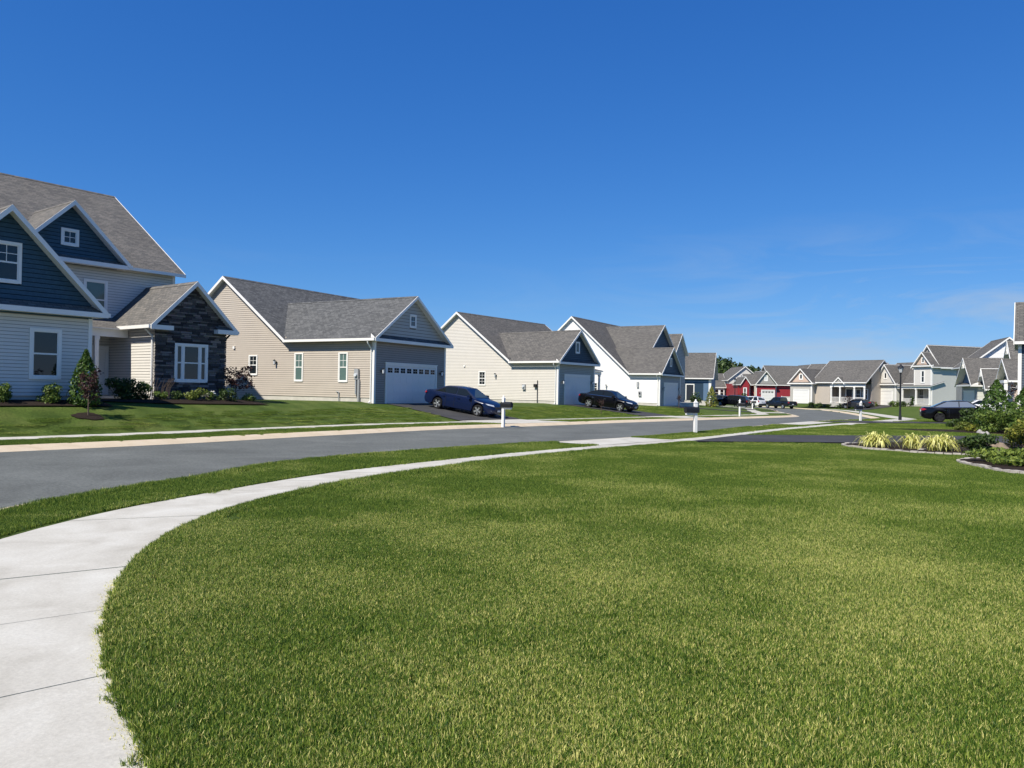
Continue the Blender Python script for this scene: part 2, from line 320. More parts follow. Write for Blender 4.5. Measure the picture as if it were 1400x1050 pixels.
mu = t.nodes.new('ShaderNodeMath'); mu.operation = 'MULTIPLY'
b = t.nodes.new('ShaderNodeBump'); b.inputs['Strength'].default_value = 1.0; b.inputs['Distance'].default_value = 0.06
k = t.links.new
k(g_.outputs['Position'], n2.inputs['Vector']); k(g_.outputs['Position'], mpw.inputs[0]); k(mpw.outputs[0], wv.inputs['Vector'])
k(n1.outputs['Fac'], r_.inputs[0]); k(n2.outputs['Fac'], mr_.inputs[0]); k(wv.outputs['Fac'], mrw.inputs[0]); k(mr_.outputs[0], mu.inputs[0]); k(mrw.outputs[0], mu.inputs[1])
k(r_.outputs[0], mm.inputs[6]); k(mu.outputs[0], mm.inputs[7]); k(mm.outputs[2], p.inputs['Base Color']); k(n2.outputs['Fac'], b.inputs['Height']); k(b.outputs[0], p.inputs['Normal'])
M['turf'] = m
me = bpy.data.meshes.new('ground'); me.from_pydata(verts.tolist(), [], faces.tolist()); me.materials.append(M['turf'])
me.polygons.foreach_set('use_smooth', [True]*len(me.polygons))
ground = bpy.data.objects.new('ground', me); COL.objects.link(ground); tag(ground, 'gently rising ground of mown lawns', kind='structure')

# road surface
def offset(P, d):
    P = np.asarray(P); T = np.gradient(P, axis=0); T /= np.linalg.norm(T, axis=1)[:, None]
    return P+d*np.stack([-T[:, 1], T[:, 0]], 1)           # + is left of travel
def resample(P, n):
    P = np.asarray(P, float); s = np.r_[0, np.cumsum(np.hypot(*np.diff(P, axis=0).T))]; q = np.linspace(0, s[-1], n)
    return np.stack([np.interp(q, s, P[:, 0]), np.interp(q, s, P[:, 1])], 1)
def plen(P): return float(np.hypot(*np.diff(np.asarray(P), axis=0).T).sum())
def nearest_on(P, q):
    P = np.asarray(P); a = P[:-1]; u = P[1:]-a; t = np.clip(((q-a)*u).sum(1)/(u*u).sum(1), 0, 1); c = a+u*t[:, None]
    i = np.argmin(np.hypot(*(c-q).T)); return c[i], i+t[i]
rb = MB()
bm = bmesh.new(); vs = [bm.verts.new((x, y, RZ(y))) for x, y in STREET]; f = bm.faces.new(vs); bmesh.ops.triangulate(bm, faces=[f]); 
bmesh.ops.recalc_face_normals(bm, faces=bm.faces)
if sum(q.normal.z for q in bm.faces) < 0: bmesh.ops.reverse_faces(bm, faces=bm.faces)
me = bpy.data.meshes.new('road'); bm.to_mesh(me); bm.free(); me.materials.append(M['asphalt'])
road = bpy.data.objects.new('road', me); COL.objects.link(road); tag(road, 'grey asphalt road curving away between the lawns', kind='structure')

# kerbs: a sloped concrete kerb on each side, cast in sections
def kerb(P, side, width, rise, label):
    root = empty('kerb'); tag(root, label, kind='structure')
    n = max(2, int(plen(P)/0.75)); A = resample(P, n); o1 = offset(A, side*width*0.12); o2 = offset(A, side*width*0.45); o3 = offset(A, side*width*0.95); o4 = offset(A, side*(width+0.02))
    i = 0
    while i < n-1:
        j = min(i+4, n-1); mb = MB()
        for k in range(i, j):
            g0 = 0.008 if k == i else 0.0; rows = []
            for q, fr in ((k, g0), (k+1, 0.0)):
                def P3(L, dz):
                    a = L[k]+(L[k+1]-L[k])*(fr if q == k else 1.0); return (a[0], a[1], RZ(a[1])+dz)
                rows.append([P3(A, -0.05), P3(A, 0.006), P3(o1, 0.012), P3(o2, rise*0.62), P3(o3, rise), P3(o4, rise-0.01), P3(o4, -0.08)])
            for c in range(6):
                quad = [rows[0][c], rows[1][c], rows[1][c+1], rows[0][c+1]]
                mb.face(quad if side < 0 else quad[::-1])
            if k == i: mb.face(rows[0] if side > 0 else rows[0][::-1])
            if k == j-1: mb.face(rows[1][::-1] if side > 0 else rows[1])
        mb.build('kerb_section', 'kerb', root, smooth=False)
        i = j
    return root
def clip_y(P, y0, y1): return P[(P[:, 1] >= y0) & (P[:, 1] <= y1)]
kerb(clip_y(FEs, 2, 136), +1, 0.60, 0.13, 'sloping tan concrete kerb along the house side of the road')
kerb(clip_y(NEs, 0.1, 138), -1, 0.52, 0.13, 'concrete kerb along the near side of the road')

# sidewalks: slabs with recessed joints
def sidewalk(inner, outer, zf, slab, label, base_label=None):
    root = MB(); inner = np.asarray(inner); n = max(2, int(round(plen(inner)/slab))); m_ = n*3
    I = resample(inner, m_+1); O = np.array([nearest_on(outer, q)[0] for q in I])
    # keep the outer samples monotone and evenly spread
    O = 0.5*O+0.5*resample(np.vstack([O[:1], O[1:-1], O[-1:]]), m_+1)
    for k in range(m_):
        a, b_, c, d = I[k], I[k+1], O[k+1], O[k]
        root.face([(q[0], q[1], zf(*q)-0.018) for q in (a, b_, c, d)])
    r = root.build('sidewalk', 'joint'); tag(r, label, kind='structure')
    me_ = r.data
    if me_.polygons[0].normal.z < 0: me_.flip_normals()
    for s in range(n):
        mb = MB(); L = I[3*s:3*s+4].copy(); Q = O[3*s:3*s+4].copy()
        for E_ in (L, Q):
            u = (E_[1]-E_[0]); E_[0] += u/np.linalg.norm(u)*0.008; u = (E_[3]-E_[2]); E_[3] -= u/np.linalg.norm(u)*0.008
        dz = random.uniform(-0.003, 0.003)
        top = [[(q[0], q[1], zf(*q)+dz) for q in E_] for E_ in (L, Q)]
        for k in range(3):
            q = [top[0][k], top[0][k+1], top[1][k+1], top[1][k]]
            v1 = Vector(q[1])-Vector(q[0]); v2 = Vector(q[3])-Vector(q[0])
            mb.face(q if v1.cross(v2).z > 0 else q[::-1])
            for E_ in top:
                mb.face([E_[k], E_[k+1], (E_[k+1][0], E_[k+1][1], E_[k+1][2]-0.10), (E_[k][0], E_[k][1], E_[k][2]-0.10)])
        for k in (0, 3):
            a, c = top[0][k], top[1][k]; mb.face([a, c, (c[0], c[1], c[2]-0.05), (a[0], a[1], a[2]-0.05)])
        mb.build('concrete_slab', 'walk', r)
    return r
IN = catmull([(3.5, 0.6), (0.4, 1.75), (-1.05, 2.7), (-1.51, 3.31), (-1.90, 3.85), (-2.48, 4.75), (-2.86, 5.5), (-3.2, 6.35), (-3.45, 7.1), (-3.72, 8.4), (-3.74, 10.0), (-3.36, 11.9), (-2.6, 14.0), (-0.9, 17.2), (0.47, 19.3), (1.81, 21.1), (3.3, 22.9), (6.3, 26.6), (10.05, 31.9), (14.28, 38.0), (22.3, 48.7), (28.2, 56.2), (31.0, 59.7), (33.2, 62.8), (35.5, 69.5), (41.2, 87), (46.6, 105.5), (48.5, 119)], 0.5)
OUT = catmull([(2.5, -1.0), (-0.9, 0.35), (-2.6, 1.75), (-3.6, 3.0), (-4.5, 4.7), (-5.05, 6.3), (-5.32, 7.6), (-5.4, 8.6), (-5.31, 9.5), (-4.98, 10.6), (-4.56, 11.9), (-3.9, 13.8), (-2.95, 15.75), (-1.0, 18.7), (0.5, 20.8), (1.96, 22.7), (4.5, 25.9), (7.28, 29.4), (9.0, 31.9), (13.3, 38.4), (17.6, 44.4), (24.1, 52.8), (29.3, 60.0), (31.6, 63.3), (33.9, 70), (39.7, 87.4), (45.2, 105.8), (47.1, 119)], 0.5)
def near_z(x, y): return float(base(y))+0.125
sidewalk(IN, OUT, near_z, 1.42, 'pale concrete sidewalk curving round the foreground lawn')
fw = clip_y(FEs, 2, 128)
F1, F2 = offset(fw, 2.70), offset(fw, 3.75)
def far_z(x, y): return G(x, y)+0.006
sidewalk(F2, F1, far_z, 1.6, 'narrow concrete sidewalk in front of the houses across the road')

# sheets that lie on the lawn: aprons, driveways, beds
def sheet(name, mat_, pts4, nu, nv, zf, lift, kind='structure', label=None, wob=0.0):
    A, B, C_, D_ = [np.array(q, float) for q in pts4]; mb = MB(); g = {}
    for i in range(nu+1):
        for j in range(nv+1):
            u, v = i/nu, j/nv; q = (A*(1-u)+B*u)*(1-v)+(D_*(1-u)+C_*u)*v
            g[i, j] = (q[0], q[1], zf(q[0], q[1])+lift)
    for i in range(nu):
        for j in range(nv):
            q = [g[i, j], g[i+1, j], g[i+1, j+1], g[i, j+1]]
            v1 = Vector(q[1])-Vector(q[0]); v2 = Vector(q[3])-Vector(q[0]); mb.face(q if v1.cross(v2).z > 0 else q[::-1])
    o = mb.build(name, mat_, smooth=True); tag(o, label, kind=kind); return o
def mixz(x, y):
    d = min(float(pdist(np.array([x]), np.array([y]), FEs)[0]), float(pdist(np.array([x]), np.array([y]), NEs)[0]))
    return G(x, y) if d > 0.55 else RZ(y)+0.13*max(0.05, d/0.55)
def at_dist(P, q, d, side):
    """point at offset d from polyline P nearest to q"""
    O = offset(P, side*d); return nearest_on(O, np.array(q, float))[0]
def apron(q1, q2, P, side, d0, d1, label):
    sheet('driveway_apron', 'walk', (at_dist(P, q1, d0, side), at_dist(P, q2, d0, side), at_dist(P, q2, d1, side), at_dist(P, q1, d1, side)), 6, 4, mixz, 0.014, label=label)
apron((1.7, 24.5), (4.8, 27.8), NEs, -1, 0.02, 2.4, 'concrete driveway apron beside the foreground lawn')
apron((15.2, 45.5), (19.4, 51.6), NEs, -1, 0.02, 2.0, 'concrete driveway apron on the near side further along the road')
def driveway(name_label, corners, nu=14, nv=4): return sheet('driveway', 'drive', corners, nu, nv, lambda x, y: G(x, y), 0.035, label=name_label)
# ------------------------------------------------------------------ houses
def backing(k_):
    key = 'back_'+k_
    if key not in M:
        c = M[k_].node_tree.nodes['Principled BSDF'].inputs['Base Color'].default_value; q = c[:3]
        M[key] = mat('siding_gap_shade_'+k_, tuple(x*0.35 for x in q), 0.9, 0.1)  # siding colour darkened, so shade in the gaps between boards is painted in
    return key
class House:
    """local frame: x along the street front, y inward from the front, z up"""
    def __init__(s, name, label, loc, f, cat='house', group=None):
        s.rz = math.atan2(f[1], f[0]); s.root = empty(name, loc, s.rz); tag(s.root, label, cat, group)
        s.o = Vector(loc); c, q = math.cos(s.rz), math.sin(s.rz); s.f = Vector((c, q)); s.n = Vector((-q, c))
    def world(s, a, b): v = Vector((s.o.x, s.o.y))+s.f*a+s.n*b; return (v.x, v.y)
    def wall(s, P, t, poly, mt, mode='stuff', expo=0.125, openings=(), parent=None, thick=0.12, name='wall'):
        P = Vector(P); t = Vector(t); o = Vector((t.y, -t.x))
        L = lambda q, z, d=0.0: (P.x+t.x*q+o.x*d, P.y+t.y*q+o.y*d, z)
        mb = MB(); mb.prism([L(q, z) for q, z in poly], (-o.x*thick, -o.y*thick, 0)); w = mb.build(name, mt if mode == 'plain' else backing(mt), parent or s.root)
        if mode == 'plain': return w
        zs = [z for _, z in poly]; z = min(zs); zt = max(zs)
        def span(zz):
            r = []
            for k in range(len(poly)):
                (s0, z0), (s1, z1) = poly[k], poly[(k+1) % len(poly)]
                if min(z0, z1)-1e-9 <= zz <= max(z0, z1)+1e-9:
                    if abs(z1-z0) < 1e-9: r += [s0, s1]
                    else: r.append(s0+(s1-s0)*(zz-z0)/(z1-z0))
            return (min(r), max(r)) if len(r) > 1 else None
        big = MB(); stag = 0
        while z < zt-0.03:
            z1 = min(z+expo, zt); A = span(z+1e-4); B = span(z1-1e-4)
            if A and B:
                if B[0] < A[0]-0.05 or B[1] > A[1]+0.05: A = B
                segs = [(A[0], A[1], B[0], B[1])]
                for (o0, o1, oz0, oz1) in openings:
                    if min(z1, oz1)-max(z, oz0) > 0.5*expo:
                        ns = []
                        for (a0, a1, b0, b1) in segs:
                            if a1 <= o0 or a0 >= o1: ns.append((a0, a1, b0, b1)); continue
                            if a0 < o0: ns.append((a0, o0, b0, max(o0, b0)))
                            if a1 > o1: ns.append((o1, a1, min(o1, b1), b1))
                        segs = ns
                for (a0, a1, b0, b1) in segs:
                    if a1-a0 < 0.03: continue
                    mb = big if mode == 'stuff' else MB()
                    lo, hi = 0.022, 0.005
                    zq = z1-expo*0.13; mb.hexa([L(a0, z, lo), L(a1, z, lo), L(a1, z, 0), L(a0, z, 0), L(b0, zq, hi), L(b1, zq, hi), L(b1, zq, 0), L(b0, zq, 0)])
                    if mode == 'boards': mb.build('siding_board', mt, w)
            z += expo
        if mode == 'stuff' and big.f: big.build('siding', mt, w, kind='stuff')
        return w
    def window(s, P, t, c, z0, w, h, trim=0.10, muntin='2', glass='glass', lite=None, head=False):
        P = Vector(P); t = Vector(t); o = Vector((t.y, -t.x))
        def bx(mb, q0, q1, za, zb, d0, d1):
            L = lambda q, z, d: (P.x+t.x*q+o.x*d, P.y+t.y*q+o.y*d, z)
            mb.hexa([L(q0, za, d1), L(q1, za, d1), L(q1, za, d0), L(q0, za, d0), L(q0, zb, d1), L(q1, zb, d1), L(q1, zb, d0), L(q0, zb, d0)])
        a, b = c-w/2, c+w/2; T = trim
        mb = MB(); bx(mb, a-T, a, z0-T, z0+h+T, 0.003, 0.055); bx(mb, b, b+T, z0-T, z0+h+T, 0.003, 0.055)
        bx(mb, a, b, z0-T*1.1, z0, 0.003, 0.062); bx(mb, a, b, z0+h, z0+h+T, 0.003, 0.057)
        if head: bx(mb, a-T-0.05, b+T+0.05, z0+h+T, z0+h+T+0.06, 0.003, 0.08)
        win = mb.build('window', 'trim', s.root)
        cols = [(a, b)] if muntin != '3' else [(a, a+w*0.17), (a+w*0.24, b-w*0.24), (b-w*0.17, b)]
        sash = MB(); F = 0.035
        for (q0, q1) in cols:
            half = z0+h/2
            for (za, zb) in ((z0, half), (half, z0+h)) if muntin in '23gG' else ((z0, z0+h),):
                bx(sash, q0, q0+F, za, zb, 0.012, 0.036); bx(sash, q1-F, q1, za, zb, 0.012, 0.036)
                bx(sash, q0+F, q1-F, za, za+F*0.8, 0.012, 0.034); bx(sash, q0+F, q1-F, zb-F*0.8, zb, 0.012, 0.034)
                pm = MB(); bx(pm, q0+F, q1-F, za+F*0.8, zb-F*0.8, 0.004, 0.016); pm.build('pane', glass, win)
                if (muntin == 'g' and za >= half-1e-6) or muntin in 'G4':
                    mid = (q0+q1)/2; bx(sash, mid-0.011, mid+0.011, za+F*0.8, zb-F*0.8, 0.0165, 0.026)
                    hz = (za+zb)/2; bx(sash, q0+F, q1-F, hz-0.011, hz+0.011, 0.0165, 0.025)
        if muntin == '3':
            bx(sash, cols[0][1], cols[1][0], z0, z0+h, 0.003, 0.048); bx(sash, cols[1][1], cols[2][0], z0, z0+h, 0.003, 0.048)
        sash.build('sash', 'trim', win)
        return (a-T*0.8, b+T*0.8, z0-T*0.8, z0+h+T*0.8)
    def slab(s, mb, pts, th=0.11):
        """pts: eave-left, eave-right, ridge-right, ridge-left seen from outside; top shingled (mat 0), rest trim (mat 1)"""
        p = [Vector(q) for q in pts]; n = (p[1]-p[0]).cross(p[-1]-p[0]).normalized(); u = (p[1]-p[0]).normalized(); v = n.cross(u)
        off = random.random()*5
        mb.face(p, 0, [((q-p[0]).dot(u)+off, (q-p[0]).dot(v)+off) for q in p])
        q = [x-n*th for x in p]; mb.face(q[::-1], 1)
        for k in range(len(p)):
            j = (k+1) % len(p); mb.face([p[j], p[k], q[k], q[j]], 1)
    def block(s, a0, a1, b0, b1, ze, slope, ridge, roofm, oe=0.35, orr=0.3, trimm='trim', rake=(1, 1), gut=(1, 1), sides=(1, 1), cut=None):
        """gable roof; ze = roof height over the wall plane. ridge 'a' or 'b' is the axis the ridge runs along"""
        if ridge == 'b': lo, hi, e0, e1 = a0, a1, b0, b1
        else: lo, hi, e0, e1 = b0, b1, a0, a1
        mid = (lo+hi)/2; zr = ze+slope*(hi-lo)/2; zt = ze-slope*oe
        Q = (lambda q, e, z: (q, e, z)) if ridge == 'b' else (lambda q, e, z: (e, q, z))
        r0, r1 = e0-orr, e1+orr; mb = MB()
        A = [Q(lo-oe, r0, zt), Q(lo-oe, r1, zt), Q(mid, r1, zr), Q(mid, r0, zr)]
        B = [Q(hi+oe, r1, zt), Q(hi+oe, r0, zt), Q(mid, r0, zr), Q(mid, r1, zr)]
        if ridge == 'b': A = [A[1], A[0], A[3], A[2]]; B = [B[1], B[0], B[3], B[2]]
        if cut is not None and ridge == 'b':
            zi = ze+slope*0.03; A = [Q(lo-oe, cut, zt), Q(lo-oe, r0, zt), Q(mid, r0, zr), Q(mid, r1, zr), Q(lo+0.03, r1, zi), Q(lo+0.03, cut, zi)]
            A = A[:1]+A[1:]
        s.slab(mb, A); s.slab(mb, B)
        roof = mb.build('roof', [roofm, trimm], s.root)
        # ridge cap
        cap = MB(); w = 0.14
        for sg in (-1, 1):
            q = [Q(mid, r0-0.004, zr+0.022), Q(mid, r1+0.004, zr+0.022), Q(mid+sg*w, r1+0.004, zr+0.022-slope*w), Q(mid+sg*w, r0-0.004, zr+0.022-slope*w)]
            cap.face(q, 0, [(0, 0), (r1-r0, 0), (r1-r0, w), (0, w)])
        cap.build('ridge_cap', roofm, roof)
        # rake boards
        nrm = math.hypot(1, slope)
        for i, e in enumerate((r0, r1)):
            if not rake[i]: continue
            for sg, edge in ((-1, lo-oe), (1, hi+oe)):
                m_ = MB(); d0, d1 = (e-0.035, e-0.002) if i == 0 else (e+0.002, e+0.035)
                p = [(edge, zt+0.012), (mid, zr+0.012), (mid, zr-0.155*nrm*0.9), (edge, zt-0.155*nrm*0.9)]
                lo_ = [Q(x, d0, z) for x, z in p]; hi_ = [Q(x, d1, z) for x, z in p]
                m_.hexa([lo_[0], lo_[1], lo_[2], lo_[3], hi_[0], hi_[1], hi_[2], hi_[3]]); m_.build('rake_board', trimm, roof)
        # gutters along the eaves
        for i, (sg, edge) in enumerate(((-1, lo-oe), (1, hi+oe))):
            if not gut[i]: continue
            m_ = MB(); x0, x1 = sorted((edge+sg*0.003, edge+sg*0.11)); z1 = zt-0.01; z0 = zt-0.15
            if ridge == 'b': m_.box(x0, x1, r0+0.01, (cut if (cut is not None and i == 0) else r1)-0.01, z0, z1)
            else: m_.box(r0+0.01, r1-0.01, x0, x1, z0, z1)
            m_.build('gutter', trimm, roof)
        return zr
    def gable_poly(s, w, z0, ze, slope): return [(0, z0), (w, z0), (w, ze-0.12), (w/2, ze+slope*w/2-0.12), (0, ze-0.12)]
    def pent(s, a0, a1, b, z, oh, roofm, rise=0.24, parent=None):
        """shingled skirt with a white fascia at the foot of a gable, on a front wall at depth b"""
        mb = MB(); mb.face([(a0, b-oh, z), (a1, b-oh, z), (a1, b-0.004, z+rise), (a0, b-0.004, z+rise)], 0, [(0, 0), (a1-a0, 0), (a1-a0, oh), (0, oh)])
        mb.face([(a0, b-0.004, z-0.16), (a1, b-0.004, z-0.16), (a1, b-oh, z-0.16), (a0, b-oh, z-0.16)], 1)
        mb.face([(a0, b-oh, z), (a0, b-0.004, z+rise), (a0, b-0.004, z-0.16), (a0, b-oh, z-0.16)], 1)
        mb.face([(a1, b-oh, z), (a1, b-oh, z-0.16), (a1, b-0.004, z-0.16), (a1, b-0.004, z+rise)], 1)
        o = mb.build('pent_roof', [roofm, 'trim'], s.root)
        f = MB(); f.box(a0-0.02, a1+0.02, b-oh-0.03, b-oh-0.002, z-0.165, z+0.012); f.build('fascia', 'trim', o)
    def corner(s, a, b, z0, z1, sa, sb, w=0.10):
        """corner board; sa/sb are the outward signs along a and b"""
        mb = MB(); x0, x1 = sorted((a+sa*0.034, a-sa*w)); y0, y1 = sorted((b+sb*0.034, b-sb*w))
        mb.box(x0, x1, y0, y1, z0, z1); mb.build('corner_board', 'trim', s.root)
    def garage_door(s, P, t, s0, w, h, z0=0.03, lights=0, trim=0.13, panels=4, mt='garage'):
        P = Vector(P); t = Vector(t); o = Vector((t.y, -t.x))
        L = lambda q, z, d: (P.x+t.x*q+o.x*d, P.y+t.y*q+o.y*d, z)
        def bx(mb, q0, q1, za, zb, d0, d1, m=0): mb.hexa([L(q0, za, d1), L(q1, za, d1), L(q1, za, d0), L(q0, za, d0), L(q0, zb, d1), L(q1, zb, d1), L(q1, zb, d0), L(q0, zb, d0)], m)
        mb = MB(); bx(mb, s0-trim, s0, z0, z0+h+trim, 0.003, 0.07); bx(mb, s0+w, s0+w+trim, z0, z0+h+trim, 0.003, 0.07); bx(mb, s0, s0+w, z0+h, z0+h+trim, 0.003, 0.072)
        bx(mb, s0-trim-0.04, s0+w+trim+0.04, z0+h+trim, z0+h+trim+0.05, 0.003, 0.10)
        mb.build('door_trim', 'trim', s.root)
        mb = MB(); bx(mb, s0, s0+w, z0, z0+h, 0.001, 0.012); gd = mb.build('garage_door', mt, s.root)
        ph = h/panels
        for k in range(panels):
            mb = MB(); bx(mb, s0+0.01, s0+w-0.01, z0+k*ph+0.006, z0+(k+1)*ph-0.006, 0.0125, 0.032)
            nc = max(2, int(round(w/0.6)))
            if not (lights and k == panels-1):
                for c in range(nc):
                    q0 = s0+w*c/nc+0.06; q1 = s0+w*(c+1)/nc-0.06; bx(mb, q0, q1, z0+k*ph+0.10, z0+(k+1)*ph-0.10, 0.0325, 0.042)
            mb.build('door_panel', mt, gd)
        if lights:
            for c in range(lights):
                q0 = s0+w*(c+0.5)/lights; hw = min(0.21, w/lights*0.36); za = z0+(panels-1)*ph+0.14; zb = za+0.27
                for (x0, x1) in ((q0-hw, q0-0.012), (q0+0.012, q0+hw)):
                    for (ya, yb) in ((za, (za+zb)/2-0.01), ((za+zb)/2+0.01, zb)):
                        mb = MB(); bx(mb, x0, x1, ya, yb, 0.0325, 0.038); mb.build('window_pane', 'glass', gd)
        return (s0-trim*0.8, s0+w+trim*0.8, z0, z0+h+trim)
    def door(s, P, t, c, z0, w=0.95, h=2.1, mt='door_dark', wreath=False):
        P = Vector(P); t = Vector(t); o = Vector((t.y, -t.x))
        L = lambda q, z, d: (P.x+t.x*q+o.x*d, P.y+t.y*q+o.y*d, z)
        def bx(mb, q0, q1, za, zb, d0, d1, m=0): mb.hexa([L(q0, za, d1), L(q1, za, d1), L(q1, za, d0), L(q0, za, d0), L(q0, zb, d1), L(q1, zb, d1), L(q1, zb, d0), L(q0, zb, d0)], m)
        T = 0.12; mb = MB(); bx(mb, c-w/2-T, c-w/2, z0, z0+h+T, 0.003, 0.06); bx(mb, c+w/2, c+w/2+T, z0, z0+h+T, 0.003, 0.06); bx(mb, c-w/2, c+w/2, z0+h, z0+h+T, 0.003, 0.06)
        bx(mb, c-w/2, c+w/2, z0, z0+h, 0.001, 0.02, 1); d = mb.build('door', ['trim', mt], s.root)
        mb = MB()
        for q in (-1, 1):
            for (za, zb) in ((0.15, 0.85), (1.0, h-0.15)): bx(mb, c+q*w/4-w*0.17, c+q*w/4+w*0.17, z0+za, z0+zb, 0.021, 0.032)
        mb.build('panel', mt, d); mb = MB(); mb.tube(L(c+w*0.38, z0+1.0, 0.021), L(c+w*0.38, z0+1.0, 0.075), 0.03, n=8); mb.build('handle', 'greymetal', d)
        return d
    def sconce(s, P, t, c, z):
        P = Vector(P); t = Vector(t); o = Vector((t.y, -t.x)); L = lambda q, zz, d: Vector((P.x+t.x*q+o.x*d, P.y+t.y*q+o.y*d, zz))
        mb = MB(); mb.tube(L(c, z, 0.02), L(c, z, 0.07), 0.07, 0.05, 8); mb.tube(L(c, z+0.02, 0.06), L(c, z+0.16, 0.16), 0.014, n=6)
        mb.tube(L(c, z+0.16, 0.16), L(c, z+0.10, 0.16), 0.02, 0.11, 8); mb.tube(L(c, z-0.14, 0.16), L(c, z-0.18, 0.16), 0.07, 0.02, 8)
        w = mb.build('wall_lamp', 'black', s.root); mb = MB(); mb.tube(L(c, z+0.099, 0.16), L(c, z-0.139, 0.16), 0.075, 0.055, 8); mb.build('lamp_glass', 'lampglass', w)
    def downspout(s, a, b, z0, z1, oa, ob, mt='trim'):
        """pipe from the gutter (a+oa, b+ob, z1) back to the wall at (a, b) and down"""
        mb = MB(); mb.path([(a+oa, b+ob, z1), (a+oa*0.9, b+ob*0.9, z1-0.12), (a, b, z1-0.42), (a, b, z0+0.12), (a+oa*0.5, b+ob*0.5, z0+0.03)], [0.042]*5, 6); mb.build('downspout', mt, s.root)
    def box(s, name, x0, x1, y0, y1, z0, z1, mt='trim'): mb = MB(); mb.box(x0, x1, y0, y1, z0, z1); return mb.build(name, mt, s.root)
    def post(s, a, b, z0, z1, w=0.15):
        mb = MB(); mb.box(a-w/2, a+w/2, b-w/2, b+w/2, z0, z1); mb.box(a-w*.66, a+w*.66, b-w*.66, b+w*.66, z0+0.004, z0+0.18); mb.box(a-w*.66, a+w*.66, b-w*.66, b+w*.66, z1-0.16, z1-0.004); mb.build('porch_post', 'trim', s.root)
    def railing(s, a0, a1, b, z0, h=0.85, axis='a', solid=False):
        mb = MB(); bx = (lambda x0, x1, z0_, z1_, d: mb.box(x0, x1, b-d, b+d, z0_, z1_)) if axis == 'a' else (lambda x0, x1, z0_, z1_, d: mb.box(b-d, b+d, x0, x1, z0_, z1_))
        bx(a0, a1, z0+h-0.06, z0+h, 0.04); bx(a0, a1, z0+0.08, z0+0.14, 0.03)
        r = mb.build('railing', 'trim', s.root); n = max(2, int((a1-a0)/0.13)); mb = MB()
        for k in range(n):
            x = a0+(a1-a0)*(k+0.5)/n; bx(x-0.022, x+0.022, z0+0.14, z0+h-0.06, 0.018)
        mb.build('balusters', 'trim', r, kind='stuff')

FRONT = (1, 0); LEFT = (0, -1); RIGHT = (0, 1)

# ---- house 1: pale two-storey house with blue gables and a stone wing
h = House('two_storey_house', 'pale grey two-storey house with deep blue gables and a dark stone wing', (-15.5, 28.2, 0.87), (0.6, 0.8))
h1 = h
A0 = -5.62
# big front gable block
ze = 3.75; sl = 1.045
op = [h.window((A0, 0), FRONT, 5.62-1.53, 0.97, 0.82, 1.56, 0.11, '2')]
h.wall((A0, 0), FRONT, [(0, 0.28), (5.62, 0.28), (5.62, 3.1), (0, 3.1)], 'lap_pale', 'boards', 0.122, op)
op = [h.window((A0, 0), FRONT, 2.81, 4.2, 0.72, 1.2, 0.10, 'g')]
h.wall((A0, 0), FRONT, [(0.0, 3.1), (5.62, 3.1), (5.62, 3.63), (2.81, 3.63+2.81*sl), (0, 3.63)], 'lap_blue', 'boards', 0.16, op)
h.pent(A0-0.36, 0.36, 0, 3.31, 0.42, 'roof_brown')
h.block(A0, 0, 0, 9.5, ze, sl, 'b', 'roof_brown', 0.40, 0.42, rake=(1, 0))
h.wall((0, 0), RIGHT, [(0, 0.28), (7, 0.28), (7, 3.6), (0, 3.6)], 'lap_pale', 'stuff', 0.122)
h.wall((A0, 9), LEFT, [(0, 0.28), (9, 0.28), (9, 3.6), (0, 3.6)], 'lap_pale', 'stuff', 0.122)
h.corner(0, 0, 0.25, 3.1, 1, -1); h.corner(A0, 0, 0.25, 3.1, -1, -1)
h.box('foundation', A0+0.02, -0.02, 0.02, 9, -0.7, 0.279, 'found')
# main two-storey block
zm = 6.40
op = [h.window((-9, 6.5), FRONT, 9+3.09, 3.72, 0.85, 1.58, 0.10, '2', 'glass_blind')]
h.wall((-9, 6.5), FRONT, [(0, 0.2), (15.8, 0.2), (15.8, 6.25), (0, 6.25)], 'lap_pale', 'boards', 0.122, op)
h.wall((6.8, 6.5), RIGHT, h.gable_poly(13.8, 0.2, zm, 0.66), 'lap_pale', 'stuff', 0.122)
h.wall((-9, 20.3), LEFT, h.gable_poly(13.8, 0.2, zm, 0.66), 'lap_pale', 'plain')
h.wall((6.8, 20.3), (-1, 0), [(0, 0.2), (15.8, 0.2), (15.8, 6.25), (0, 6.25)], 'lap_pale', 'plain')
h.block(-9, 6.8, 6.5, 20.3, zm, 0.66, 'a', 'roof_brown', 0.42, 0.32)
h.corner(6.8, 6.5, 0.2, 6.2, 1, -1); h.box('foundation', -8.98, 6.78, 6.55, 20.2, -0.7, 0.199, 'found')
# blue dormer gable on the upper front
dz = 6.58
op = [h.window((-0.2, 6.3), FRONT, 2.07, 6.83, 0.52, 0.52, 0.11, '4')]
h.wall((-0.2, 6.3), FRONT, [(0, 5.95), (4.15, 5.95), (4.15, dz-0.12), (2.075, dz-0.12+2.075), (0, dz-0.12)], 'lap_blue', 'boards', 0.16, op)
h.block(-0.2, 3.95, 6.3, 11.5, dz, 1.0, 'b', 'roof_brown', 0.40, 0.42, rake=(1, 0))
h.pent(-0.55, 4.30, 6.3, 6.12, 0.40, 'roof_brown', 0.2)
